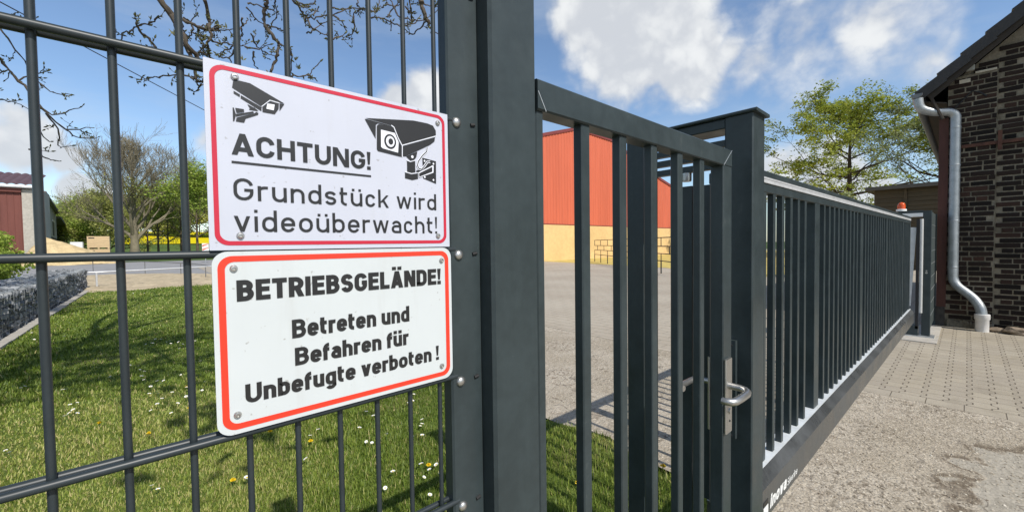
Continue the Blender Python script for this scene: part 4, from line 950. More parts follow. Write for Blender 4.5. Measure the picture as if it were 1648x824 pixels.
mb.build('stripe', HRED, bd); mb = MB(); mb.tube([(3.97, 52.55, 0), (3.97, 52.55, 1.95)], .03, 6); mb.build('board_post', GALV, t)

# timber building behind the gate
tb = thing('timber_building', 'low flat-roofed brown timber building behind the far end of the gate', 'building', (28, 1.5, 0))
TIMB = mk('olive_brown_boards', (.085, .062, .032), .8, var=.25, vs=1, stretch=(1, .4, 6))
mb = MB()
for k in range(19): mb.hexa([(26.4, -3, k * .2), (26.4, 3.05, k * .2), (34, 3.05, k * .2), (34, -3, k * .2), (26.43, -3, k * .2 + .195), (26.43, 3.05, k * .2 + .195), (34, 3.05, k * .2 + .195), (34, -3, k * .2 + .195)])
mb.build('wall', TIMB, tb); mb = MB(); mb.box(26.1, 34.4, -3.3, 3.35, 3.81, 3.98); mb.build('roof', mk('roof_edge', (.10, .09, .075), .8), tb)
mb = MB(); mb.box(26.36, 26.395, 1.9, 2.0, 0, 3.8); mb.build('corner_post', TIMB, tb)

# ------------------------------------------------------------------ trees
BARK = mk('grey_brown_bark', (.12, .095, .070), .9, var=.3, vs=3, vs2=20, bs=.4, bscale=15, spec=.1)
BARKD = mk('dark_bark', (.065, .052, .040), .9, var=.3, vs=3, vs2=20, bs=.4, bscale=15, spec=.1)
TWIG = mk('grey_twig_bark', (.085, .070, .055), .8, var=.3, vs=14, vs2=60, spec=.2)
def leafmat(name, cols): return attr_mat(name, cols, .55, trans=.42, spec=.2)
L_OLIVE = leafmat('young_olive_leaf', [(0.221, 0.240, 0.058), (0.351, 0.370, 0.098), (0.494, 0.507, 0.156), (0.600, 0.598, 0.234)])
L_GREEN = leafmat('fresh_green_leaf', [(0.156, 0.221, 0.034), (0.273, 0.364, 0.058), (0.403, 0.501, 0.098), (0.572, 0.600, 0.169)])
L_GOLD = leafmat('golden_green_leaf', [(.16, .20, .026), (.28, .335, .046), (.41, .45, .07), (.56, .56, .15)])
L_PALE = leafmat('pale_sparse_leaf', [(.14, .17, .07), (.22, .26, .11), (.31, .35, .16), (.40, .42, .23)])
def grow(mb, r, p, d, L, R, lev, tips, spread=.55, up=.15, n=6, ratio=.72, minr=.012, kids=3):
    P = [Vector(p)]; d = Vector(d).normalized(); rad = [R]
    for i in range(n):
        d = (d + Vector((r.gauss(0, 1), r.gauss(0, 1), r.gauss(0, 1))) * .13 + Vector((0, 0, up * .25))).normalized(); P.append(P[-1] + d * L / n); rad.append(max(minr, R * (1 - .62 * (i + 1) / n)))
    mb.tube(P, rad, 7 if lev > 2 else 5 if lev > 1 else 4, cap=False)
    tips += [(q, lev) for q in P[2:]]
    if lev <= 0: return
    for k in range(kids + (1 if lev > 1 else 0)):
        i = n if k == 0 else r.randint(max(1, n // 3), n); b = d if k == 0 else (P[i] - P[i - 1]).normalized()
        o = b.orthogonal().normalized(); o.rotate(Matrix.Rotation(r.uniform(0, 2 * PI), 3, b))
        nd_ = b + o * r.uniform(spread * .6, spread * 1.5) * (.45 if k == 0 else 1)
        grow(mb, r, P[i], nd_, L * ratio * r.uniform(.8, 1.15), rad[i] * (.85 if k == 0 else .62), lev - 1, tips, spread, up, n, ratio, minr, kids)
def leaf_mesh(name, tips, per, spread, size, mat, parent, seed, levs=(0, 1), flat=.0, tone=(.45, .2), zf=.7, top=1e9):
    r = np.random.default_rng(seed); T = np.array([list(q) for q, l in tips if l in levs and q.z < top]); n = len(T) * per
    c = np.repeat(T, per, 0) + r.normal(size=(n, 3)) * spread * np.array([1, 1, zf])
    a = r.normal(size=(n, 3)); a[:, 2] *= (1 - flat); a /= np.linalg.norm(a, axis=1)[:, None]; rb = r.normal(size=(n, 3)); rb[:, 2] = rb[:, 2] * (1 - flat) + 0; b = np.cross(a, np.cross(a, rb)) if flat > 0 else np.cross(a, rb); b /= np.linalg.norm(b, axis=1)[:, None]
    s = (size * r.uniform(.5, 1.3, n))[:, None]
    V = np.stack([c - a * s, c + b * s * .55, c + a * s, c - b * s * .55], 1).reshape(-1, 3); i = np.arange(n) * 4
    cl = r.normal(size=len(T)) * .12
    return np_mesh(name, V, np.stack([i, i + 1, i + 2, i + 3], 1), mat, np.clip(r.normal(tone[0], tone[1], n) + np.repeat(cl, per), 0, 1), parent, wloc(parent))
def tree(name, lab, x, y, z0, H, seed, mat, trunk=.3, R=.3, lev=3, per=10, spread=.5, size=.3, limbs=7, leafy=True, bark=None, up=.2, sp=.55, Lf=.42, group=None, kids=3, minr=.012, el=(.2, 1.0), levs=(0, 1), flat=0., tone=(.45, .2), zf=.7, top=1e9, lead=.22):
    r = random.Random(seed); t = thing(name, lab, 'tree', (x, y, z0), group); mb = MB(); tips = []
    n = 9; P = [Vector((x + r.gauss(0, .02) * H * .1 * i / n, y + r.gauss(0, .02) * H * .1 * i / n, z0 - .1 + H * .80 * i / n)) for i in range(n + 1)]
    rad = [R * (1.35 if i == 0 else 1 - .85 * i / n) for i in range(n + 1)]; mb.tube(P, rad, 9, cap=False)
    for k in range(limbs):
        f = trunk + (.97 - trunk) * (k + r.random() * .6) / limbs; i = min(n - 1, int(f * n)); q = P[i].lerp(P[i + 1], f * n - i)
        a = k * 2.4 + r.uniform(-.4, .4); e = el[0] + (el[1] - el[0]) * (f - trunk) / (1 - trunk) + r.uniform(-.12, .12)
        L = H * Lf * (1.1 - .72 * ((f - trunk) / (1 - trunk)) ** 1.3) * r.uniform(.85, 1.1)
        grow(mb, r, q, (math.cos(a) * math.cos(e), math.sin(a) * math.cos(e), math.sin(e)), L, max(minr * 2, rad[i] * .55), lev, tips, sp, up, 6, .62, minr, kids)
    grow(mb, r, P[-1], (0, 0, 1), H * lead, rad[-1], lev - 1, tips, sp, up, 5, .7, minr, kids)
    tr = mb.build('trunk', bark or BARK, t, smooth=True)
    if leafy: leaf_mesh('crown', tips, per, spread, size, mat, t, seed, levs, flat, tone, zf, top)
    return t
def at_(px, py, depth):     # world point seen at a photo position, used once to lay out far things on their real distance
    d = CF + CR * ((px - 824) / 649.324) - CU * ((py - 412) / 649.324); q = EYE + d * depth; return q
tree('lime_tree', 'tall bare lime tree with a broad twiggy fan crown above the railings', -2.7, 102, 0, 19.5, 27, L_OLIVE, trunk=.14, R=.72, lev=4, kids=4, per=2, spread=.5, size=.13, limbs=19, up=.30, sp=.46, Lf=.40, minr=.017, el=(.95, 1.25), levs=(1, 2), top=14, flat=.4, tone=(.4, .15), bark=mk('pale_twig_bark', (.19, .165, .112), .9, var=.25, vs=1))
ROW = [(238, 96, 12.5, 'young olive-green tree close right of the bare lime', L_OLIVE, 31), (255, 88, 13.0, 'olive-green tree with a forked trunk before the yellow field', L_OLIVE, 32), (271, 92, 11.5, 'slim sparse tree standing alone before the yellow field', L_OLIVE, 33), (292, 84, 14.5, 'fresh green upright tree on the strip before the yellow field', L_GREEN, 34), (318, 72, 14.5, 'large green tree nearest the white sign edge', L_GREEN, 35), (345, 80, 14, 'green tree hidden mostly by the signs', L_GREEN, 36)]
for px, dp_, H, lab, m, sd in ROW:
    q = at_(px, 400, dp_); tree('row_tree', lab, q.x, q.y, 0, H, sd, m, trunk=.30, R=.24, lev=3, per=3, spread=.5, size=.20, flat=.6, limbs=9, group='trees in the row before the rapeseed field', el=(.65, 1.25), Lf=.38, levs=(0, 1))
WOODS = [(108, 118, 11.5, 'low green tree at the left end of the wood by the barn', L_GREEN, 41), (128, 112, 12.5, 'bright green round tree above the pine crates', L_GREEN, 42), (150, 105, 13, 'broad green tree right of the crates', L_GREEN, 43), (172, 100, 13.5, 'olive tree touching the bare lime from the left', L_OLIVE, 44), (193, 118, 12, 'olive tree just left of the bare lime trunk', L_OLIVE, 45), (92, 140, 15, 'distant green tree rising past the barn end', L_GREEN, 47)]
for px, dp_, H, lab, m, sd in WOODS:
    q = at_(px, 400, dp_); tree('wood_tree', lab, q.x, q.y, 0, H, sd, m, trunk=.10, R=.25, lev=3, per=4, spread=.7, size=.25, flat=.6, limbs=10, group='trees of the wood behind the yard', el=(.3, 1.1), Lf=.46, levs=(0, 1, 2))
tree('oak_tree', 'golden green oak with a broad flat-layered crown above the sliding gate', 49.1, 7.45, 0, 15.4, 57, L_GOLD, trunk=.38, R=.36, lev=3, per=9, spread=.30, size=.115, limbs=17, bark=BARKD, up=.0, sp=.56, Lf=.335, lead=.12, el=(-.05, .75), levs=(0,), flat=.5, zf=.3, kids=3, tone=(.42, .22))
tree('ash_tree', 'paler sparse-leaved tree right of the oak, beside the brick gable', 47.5, .1, 0, 14.2, 68, L_PALE, trunk=.36, R=.32, lev=3, per=6, spread=.28, size=.10, limbs=11, bark=BARKD, up=.08, sp=.60, Lf=.36, lead=.12, el=(.1, 1.0), levs=(0,), flat=.5, zf=.4)
def shrub(name, lab, c, rad, N, size, mat, seed, cat='bush'):
    t = thing(name, lab, cat, (c[0], c[1], c[2])); r = np.random.default_rng(seed); rr = random.Random(seed)
    C = np.array([[rr.gauss(0, .42) * rad[0], rr.gauss(0, .42) * rad[1], rad[2] * (.25 + 1.35 * rr.random() ** .8)] for _ in range(26)]); C[:, 2] *= (1 - .35 * (np.hypot(C[:, 0] / rad[0], C[:, 1] / rad[1])) ** 2)
    k = r.integers(0, 26, N); u = r.normal(size=(N, 3)); u /= np.linalg.norm(u, axis=1)[:, None]; c0 = C[k] + u * (r.uniform(.55, 1.05, N)[:, None]) * np.array(rad) * .36; c0[:, 2] = np.maximum(c0[:, 2], .03)
    c0 += np.array(c); a = r.normal(size=(N, 3)); a /= np.linalg.norm(a, axis=1)[:, None]; b = np.cross(a, r.normal(size=(N, 3))); b /= np.linalg.norm(b, axis=1)[:, None]; s = (size * r.uniform(.5, 1.3, N))[:, None]
    V = np.stack([c0 - a * s, c0 + b * s * .6, c0 + a * s, c0 - b * s * .6], 1).reshape(-1, 3); i = np.arange(N) * 4
    np_mesh('foliage', V, np.stack([i, i + 1, i + 2, i + 3], 1), mat, np.clip(r.normal(.45, .2, N), 0, 1), t, wloc(t))
    mb = MB()
    for q in C[:14]: mb.tube([(c[0], c[1], c[2]), (c[0] + q[0] * .5, c[1] + q[1] * .5, c[2] + q[2] * .5), tuple(np.array(c) + q)], [.03, .02, .008], 5)
    mb.build('stem', BARKD, t)
shrub('round_bush', 'dense bright green clipped bush on the terrace at the left edge', (-3.95, 19.9, .55), (.95, .95, .95), 9000, .055, L_GREEN, 7)
shrub('elder_shrub', 'pale green shrub tip showing over the sliding gate below the oak', (19.3, 2.95, 0), (.75, .75, 1.75), 2600, .09, L_PALE, 8)

# overhead cable and its pole
up_ = at_(560, 300, 40); q0 = at_(-60, -28, 10); q1 = at_(330, 178, 0)
t = thing('utility_pole', 'plain wooden pole that ends the overhead cable, hidden behind the signs', 'pole', (up_.x, up_.y, 0))
mb = MB(); mb.tube([(up_.x, up_.y, -.1), (up_.x, up_.y, up_.z + .25)], [.13, .10], 10); mb.build('shaft', BARK, t); mb = MB(); mb.box(up_.x - .4, up_.x + .4, up_.y - .05, up_.y + .05, up_.z + .251, up_.z + .33); mb.build('crossarm', BARK, t)
mb = MB(); mb.tube([q0, up_], .016, 5); o = mb.build('overhead_cable', BLACK); tag(o, 'thin black overhead cable slanting down across the sky on the left', 'cable')

tree('street_tree', 'tall half-bare tree on the terrace outside the picture that shades the lawn', -5.6, .5, .55, 15.5, 91, L_OLIVE, trunk=.50, R=.26, lev=3, per=2, spread=.3, size=.14, limbs=11, up=.12, sp=.55, Lf=.27, el=(.15, 1.0), levs=(0,))

for i, (px, dp_, H, lab) in enumerate(((228, 205, 17, 'distant round tree on the crest behind the yellow field, beside the bare lime'), (250, 215, 15, 'distant low tree on the crest between the row trunks'), (272, 210, 17, 'distant tree on the crest behind the slim sparse tree'), (296, 208, 16, 'distant tree on the crest behind the upright green tree'), (322, 212, 18, 'distant tall tree on the crest at the white sign edge'))):
    q = at_(px, 400, dp_); tree('crest_tree', lab, q.x, q.y, .2 + (min(q.y, 330) - 185) * .085 - .4, H, 120 + i, L_GREEN if i % 2 else L_OLIVE, trunk=.06, R=.3, lev=2, per=12, spread=1.3, size=.55, flat=.6, limbs=11, group='trees on the crest behind the field', el=(.1, 1.1), Lf=.46, levs=(0, 1))
# ------------------------------------------------------------------ bare foreground tree over the lawn
CH = [[0.016,0.0025,[[-1.62,4.05,2.6],[-1.5,3.6,3.2],[-1.222,5.161,3.23],[-0.952,4.91,2.993],[-0.836,4.897,2.908],[-0.748,4.891,2.765],[-0.675,4.9,2.642],[-0.606,4.844,2.532],[-0.503,4.77,2.401],[-0.416,4.732,2.346],[-0.316,4.756,2.367]]],[0.006,0.0025,[[-0.668,4.848,2.629],[-0.573,4.837,2.525],[-0.443,4.73,2.574],[-0.394,4.766,2.606]]],[0.006,0.0025,[[-0.754,4.93,2.776],[-0.642,4.942,2.87],[-0.607,4.935,2.889]]],[0.006,0.0025,[[-0.628,4.817,2.749],[-0.565,4.812,2.691],[-0.468,4.849,2.712]]],[0.006,0.0025,[[-0.599,4.782,2.518],[-0.535,4.758,2.368],[-0.563,4.897,2.293],[-0.482,4.868,2.3]]],[0.006,0.0025,[[-0.494,4.683,2.383],[-0.346,4.773,2.454]]],[0.006,0.0025,[[-0.851,5.032,3.19],[-0.766,4.95,3.019],[-0.717,5.026,2.939],[-0.652,5.001,2.799]]],[0.006,0.0025,[[-0.975,5.122,2.683],[-0.871,5.043,2.637],[-0.802,5.102,2.643],[-0.73,5.101,2.609]]],[0.006,0.0025,[[-0.973,5.123,2.756],[-0.867,5.057,2.834],[-0.829,5.119,2.901],[-0.854,5.177,2.827]]],[0.006,0.0025,[[-0.697,4.871,2.557],[-0.638,4.92,2.36],[-0.599,4.931,2.319]]],[0.006,0.0025,[[-0.707,4.867,2.241],[-0.659,4.919,2.209],[-0.589,4.813,2.163],[-0.554,4.941,2.176]]],[0.006,0.0025,[[-0.922,5.097,3.264],[-0.828,5.081,3.217],[-0.746,5.078,3.281],[-0.649,4.979,3.311]]],[0.006,0.0025,[[-0.92,5.098,3.312],[-0.812,5.091,3.3],[-0.79,5.226,3.415]]],[0.028,0.012,[[-0.9,4.3,4.1],[-0.3,4.2,4.2],[-0.024,3.716,3.657],[0.044,3.711,3.337],[0.078,3.638,3.129],[0.147,3.641,3.032],[0.207,3.599,2.866],[0.278,3.664,2.803],[0.317,3.629,2.704],[0.332,3.721,2.523]]],[0.014,0.005,[[0.155,3.733,3.023],[0.195,3.705,2.918],[0.225,3.652,2.813],[0.241,3.553,2.684],[0.252,3.539,2.602],[0.288,3.542,2.612],[0.295,3.443,2.614]]],[0.008,0.006,[[0.104,3.566,2.71],[0.042,3.555,2.777],[0.004,3.549,2.821],[-0.029,3.473,2.82],[-0.044,3.429,2.853]]],[0.004,0.006,[[-0.138,4.056,2.945],[-0.117,4.044,3.005],[-0.086,3.978,2.995],[-0.057,4.025,3.056],[-0.017,3.901,3.038],[0.036,3.858,3.055],[0.061,3.834,3.088]]],[0.007,0.003,[[0.241,3.507,2.608],[0.204,3.539,2.621],[0.148,3.578,2.627],[0.065,3.658,2.619],[0.02,3.775,2.64],[-0.006,3.751,2.615]]],[0.012,0.008,[[0.155,3.669,3.083],[0.195,3.711,3.065],[0.241,3.649,3.031],[0.304,3.682,3.034],[0.344,3.713,3.047],[0.403,3.699,3.08]]],[0.012,0.007,[[0.329,3.654,3.229],[0.346,3.711,3.131],[0.344,3.657,3.031],[0.352,3.64,2.975],[0.331,3.656,2.929],[0.341,3.733,2.896],[0.356,3.735,2.855]]],[0.006,0.003,[[0.329,3.642,2.924],[0.313,3.704,2.909],[0.292,3.788,2.908],[0.286,3.851,2.908]]],[0.006,0.003,[[0.284,3.68,2.866],[0.326,3.75,2.877],[0.345,3.812,2.919]]],[0.006,0.003,[[0.349,3.625,2.943],[0.409,3.689,2.96],[0.443,3.642,2.96],[0.477,3.568,2.923],[0.539,3.688,2.987],[0.579,3.636,2.96]]],[0.006,0.003,[[0.47,3.516,2.902],[0.436,3.649,2.901],[0.409,3.704,2.899],[0.402,3.751,2.887]]],[0.006,0.003,[[0.484,3.503,2.882],[0.445,3.596,2.839],[0.42,3.762,2.883]]],[0.006,0.003,[[0.438,3.541,2.818],[0.479,3.694,2.842]]],[0.006,0.003,[[0.197,3.764,3.063],[0.213,3.892,3.061],[0.229,3.819,3.004],[0.256,3.922,3.043]]],[0.006,0.003,[[0.246,3.721,3.062],[0.256,3.735,3.039],[0.249,3.809,3.014],[0.235,3.93,3.049]]],[0.006,0.003,[[0.254,3.712,2.997],[0.29,3.724,2.994],[0.332,3.779,3.023],[0.35,3.858,3.049]]],[0.006,0.003,[[0.303,3.669,3.028],[0.359,3.705,3.049],[0.412,3.692,3.055],[0.463,3.699,3.081],[0.502,3.771,3.13]]],[0.006,0.003,[[0.52,3.48,3.096],[0.527,3.544,3.06],[0.543,3.619,3.043],[0.527,3.634,3.02]]],[0.006,0.003,[[0.503,3.492,3.025],[0.551,3.585,3.111],[0.587,3.649,3.191]]],[0.006,0.003,[[0.208,3.756,3.101],[0.253,3.818,3.13],[0.287,3.831,3.188]]],[0.006,0.003,[[0.352,3.626,3.014],[0.391,3.738,3.099],[0.423,3.724,3.111]]],[0.006,0.003,[[0.283,3.686,3.015],[0.309,3.734,3.069],[0.349,3.692,3.085],[0.391,3.78,3.163]]],[0.006,0.003,[[0.263,3.69,2.652],[0.288,3.832,2.655],[0.309,3.819,2.676]]],[0.006,0.003,[[0.287,3.668,2.625],[0.267,3.774,2.606],[0.257,3.878,2.614]]],[0.014,0.008,[[0.629,3.395,3.401],[0.654,3.389,3.238],[0.667,3.424,3.207],[0.654,3.428,3.152],[0.65,3.378,3.048],[0.685,3.35,2.975],[0.724,3.377,2.938],[0.716,3.363,2.877],[0.7,3.391,2.804],[0.673,3.383,2.724],[0.702,3.516,2.739]]],[0.009,0.004,[[0.802,3.374,3.367],[0.828,3.354,3.289],[0.899,3.41,3.26],[0.938,3.435,3.23],[0.947,3.318,3.111],[1.057,3.338,3.092],[1.076,3.372,3.083]]],[0.022,0.012,[[0.9,4.0,4.6],[1.5,3.5,4.5],[1.51,2.751,3.471],[1.536,2.715,3.271],[1.546,2.699,3.198],[1.557,2.694,3.129],[1.606,2.727,3.142]]],[0.006,0.003,[[1.039,3.149,2.986],[1.102,3.175,3.034],[1.153,3.216,3.09]]],[0.006,0.003,[[0.897,3.282,3.15],[0.948,3.226,3.145],[1.02,3.208,3.181],[1.067,3.22,3.203],[1.143,3.202,3.259],[1.214,3.191,3.299],[1.278,3.137,3.299],[1.299,3.096,3.27]]],[0.006,0.003,[[1.254,2.967,3.202],[1.312,2.994,3.222],[1.368,3.082,3.373],[1.356,3.086,3.426]]],[0.006,0.003,[[1.246,2.972,3.144],[1.295,2.915,3.138],[1.384,2.966,3.173],[1.441,2.862,3.109],[1.49,2.784,3.103],[1.594,2.785,3.176],[1.65,2.79,3.229],[1.738,2.791,3.308]]],[0.006,0.003,[[1.557,2.695,3.112],[1.561,2.785,3.096],[1.545,2.87,3.079],[1.506,2.913,3.12]]],[0.006,0.003,[[1.346,2.883,3.142],[1.415,2.964,3.256],[1.481,2.974,3.349],[1.509,2.985,3.421]]],[0.006,0.003,[[1.413,2.824,3.141],[1.427,2.928,3.254],[1.414,2.959,3.335],[1.432,3.015,3.413]]],[0.006,0.003,[[1.159,3.05,3.164],[1.182,3.094,3.092],[1.178,3.159,3.072],[1.201,3.323,3.143]]],[0.006,0.003,[[1.221,2.997,3.216],[1.214,3.122,3.241],[1.213,3.192,3.243],[1.213,3.196,3.199]]],[0.006,0.003,[[1.051,3.145,3.166],[1.094,3.119,3.125],[1.165,3.248,3.148]]],[0.006,0.003,[[0.554,3.576,2.932],[0.617,3.491,2.911],[0.682,3.55,2.926],[0.757,3.641,2.957]]],[0.006,0.003,[[0.594,3.54,2.913],[0.6,3.589,2.861],[0.632,3.69,2.85]]],[0.006,0.003,[[0.584,3.554,3.039],[0.623,3.613,2.994],[0.652,3.644,2.987],[0.722,3.621,3.028]]],[0.006,0.003,[[0.733,3.419,2.956],[0.788,3.469,2.974],[0.85,3.572,3.021]]],[0.006,0.003,[[0.673,3.477,3.1],[0.742,3.543,3.133],[0.81,3.552,3.132]]],[0.006,0.003,[[0.793,3.356,2.713],[0.848,3.33,2.728],[0.919,3.373,2.769],[0.961,3.366,2.824],[1.007,3.337,2.878]]],[0.006,0.003,[[0.891,3.27,2.729],[0.985,3.393,2.751]]],[0.006,0.003,[[0.577,3.569,3.255],[0.646,3.561,3.264],[0.718,3.565,3.27],[0.775,3.606,3.281]]],[0.006,0.003,[[0.563,3.58,3.237],[0.636,3.654,3.205],[0.706,3.69,3.194]]],[0.006,0.003,[[0.724,3.442,3.324],[0.743,3.523,3.306],[0.751,3.533,3.204],[0.728,3.631,3.182]]],[0.006,0.003,[[0.833,3.343,3.286],[0.871,3.364,3.283],[0.948,3.398,3.319],[1.013,3.435,3.397]]],[0.006,0.003,[[0.846,3.331,3.25],[0.892,3.319,3.244],[1.012,3.436,3.369]]],[0.006,0.003,[[1.047,3.152,3.228],[1.121,3.216,3.266],[1.175,3.187,3.283]]],[0.006,0.003,[[1.181,3.033,3.226],[1.227,3.126,3.33],[1.263,3.163,3.416]]],[0.006,0.003,[[1.449,2.795,3.221],[1.52,2.837,3.203],[1.551,2.897,3.184]]],[0.006,0.003,[[1.471,2.778,3.275],[1.496,2.809,3.227],[1.572,2.937,3.208]]],[0.006,0.003,[[1.544,2.712,3.238],[1.625,2.745,3.274],[1.728,2.756,3.308]]],[0.006,0.003,[[1.567,2.686,3.112],[1.64,2.742,3.097],[1.708,2.748,3.089]]],[0.006,0.003,[[1.447,2.794,3.141],[1.538,2.816,3.156],[1.59,2.832,3.226]]],[0.006,0.003,[[0.796,3.362,2.928],[0.816,3.382,2.897],[0.818,3.436,2.817],[0.843,3.48,2.765]]],[0.006,0.003,[[1.366,2.865,3.124],[1.446,3.026,3.154]]],[0.006,0.003,[[1.315,2.914,3.224],[1.351,2.889,3.244],[1.457,2.967,3.3],[1.479,2.93,3.31]]],[0.006,0.003,[[0.89,3.288,3.142],[0.936,3.446,3.173]]],[0.006,0.003,[[0.937,3.246,3.159],[1.004,3.367,3.298]]],[0.006,0.003,[[0.95,3.234,3.131],[1.047,3.386,3.182]]],[0.006,0.003,[[0.887,3.286,3.038],[0.959,3.363,3.116],[1.074,3.412,3.24]]]]
def catmull(P, n=4):
    P = [Vector(p) for p in P]; Q = [P[0] * 2 - P[1]] + P + [P[-1] * 2 - P[-2]]; out = []
    for i in range(1, len(Q) - 2):
        a, b, c, d = Q[i - 1:i + 3]
        for k in range(n):
            t = k / n; out.append(.5 * ((2 * b) + (c - a) * t + (2 * a - 5 * b + 4 * c - d) * t * t + (3 * b - a - 3 * c + d) * t ** 3))
    return out + [P[-1]]
rt = random.Random(77)
ft = thing('garden_tree', 'nearby bare tree with knobbly grey twigs and first buds hanging over the fence', 'tree', (-1.75, 4.0, 0))
BUD = leafmat('opening_bud', [(.10, .10, .045), (.20, .21, .09), (.30, .30, .15), (.40, .36, .22)])
mt = MB(); mtw = MB(); mbud = MB()
tr = catmull([(-1.75, 4.0, -.1), (-1.72, 4.02, 1.0), (-1.66, 4.05, 1.9), (-1.62, 4.05, 2.6), (-1.35, 4.25, 3.5), (-1.0, 4.5, 4.6), (-.8, 4.7, 6.2), (-.7, 4.6, 7.6)])
mt.tube(tr, [.20 - .155 * i / (len(tr) - 1) for i in range(len(tr))], 12)
def limb(P, r0, r1):
    p = catmull(P); mt.tube(p, [r0 + (r1 - r0) * i / (len(p) - 1) for i in range(len(p))], 8); return p
LIMBS = [limb([(-1.35, 4.25, 3.5), (-.9, 4.3, 4.1), (-.3, 4.2, 4.3), (.4, 4.1, 4.7), (1.2, 3.7, 4.8), (2.2, 3.0, 5.0)], .085, .025),
 limb([(-1.0, 4.5, 4.6), (-.4, 5.2, 5.2), (.5, 6.0, 5.9), (1.4, 6.6, 6.6)], .07, .02), limb([(-.9, 4.6, 5.4), (-1.0, 5.8, 6.2), (-.6, 7.2, 7.2), (-.2, 8.2, 8.4)], .065, .02),
 limb([(-1.62, 4.05, 2.6), (-2.2, 3.4, 3.4), (-3.0, 3.0, 4.6), (-3.6, 2.8, 5.8)], .08, .02), limb([(-.8, 4.7, 6.2), (.1, 4.6, 7.2), (1.1, 4.4, 8.0)], .05, .015), limb([(-1.2, 4.35, 4.0), (-1.0, 3.2, 4.9), (-.4, 2.2, 5.6), (.4, 1.6, 6.4)], .06, .02)]
def bud(p, d, s=1.):
    d = d.normalized(); k = rt.uniform(.7, 1.3) * s
    mbud.tube([p, p + d * .006 * k, p + d * .014 * k, p + d * .022 * k], [.0025 * k, .0048 * k, .0035 * k, .0004], 6, val=rt.random() * .6)
def leaflets(p, d, n=5):
    for i in range(n):
        o = (d.normalized() + Vector((rt.gauss(0, .5), rt.gauss(0, .5), rt.gauss(0, .5)))).normalized(); w = o.orthogonal().normalized() * .008; L = rt.uniform(.03, .055)
        mbud.add([p, p + o * L * .5 + w, p + o * L, p + o * L * .5 - w], [(0, 1, 2, 3)], rt.uniform(.3, .9))
def twig(p, d, L, r, depth):
    n = 5; P = [p.copy()]; d = d.normalized()
    for i in range(n):
        d = (d + Vector((rt.gauss(0, 1), rt.gauss(0, 1), rt.gauss(0, 1))) * .28 + Vector((0, 0, .06))).normalized(); P.append(P[-1] + d * L / n)
    mtw.tube(P, [max(.0011, r * (1 - .55 * i / n)) for i in range(n + 1)], 5, cap=False)
    bud(P[-1], d)
    for i in range(1, n):
        if rt.random() < .55: o = d.orthogonal(); o.rotate(Matrix.Rotation(rt.uniform(0, 6.3), 3, d)); bud(P[i], o + d * .6, .8)
        if depth > 0 and rt.random() < .5: o = d.orthogonal(); o.rotate(Matrix.Rotation(rt.uniform(0, 6.3), 3, d)); twig(P[i], d * .7 + o * .9, L * rt.uniform(.35, .6), r * .6, depth - 1)
for r0, r1, P in CH:
    p = catmull(P); n = len(p)
    p = [q + Vector((rt.gauss(0, 1), rt.gauss(0, 1), rt.gauss(0, 1))) * .004 for q in p]
    rr = [max(.0022, (r0 + (r1 - r0) * i / (n - 1)) * (1 + .12 * rt.gauss(0, 1))) for i in range(n)]
    (mt if r0 > .01 else mtw).tube(p, rr, 8 if r0 > .01 else 6)
    d = p[-1] - p[-2]; bud(p[-1], d, 1.2)
    for i in range(2, n - 1, 2):
        d = p[i] - p[i - 1]; o = d.orthogonal(); o.rotate(Matrix.Rotation(rt.uniform(0, 6.3), 3, d)); o.normalize()
        if rt.random() < .34: twig(p[i], d.normalized() * .6 + o, rt.uniform(.03, .11), .0026, 1)
        elif rt.random() < .6: bud(p[i], o, 1.1)
for q in LIMBS:     # crown above the picture: gives the dappled shade on the lawn
    for i in range(4, len(q), 2):
        d = q[i] - q[i - 1]; tips = []
        o = d.orthogonal(); o.rotate(Matrix.Rotation(rt.uniform(0, 6.3), 3, d)); o.z = abs(o.z) * .8 + .15
        grow(mt, rt, q[i], d.normalized() * .5 + o.normalized(), rt.uniform(.7, 1.3), .022, 2, tips, .6, .2, 5, .68, .004, 2)
lk = at_(282, 60, 2.52)
leaflets(lk, Vector((-.3, .1, 1)), 7)
for px, py, dp_ in ((475, 98, 3.1), (480, 112, 3.1), (472, 92, 3.1), (345, 40, 2.95), (365, 48, 3.0), (391, 98, 2.95)): leaflets(at_(px, py, dp_), Vector((rt.uniform(-1, 1), 0, 1)), 6)
mt.build('trunk', TWIG, ft, smooth=True); mtw.build('branches', TWIG, ft, smooth=True); mbud.build('buds', BUD, ft)

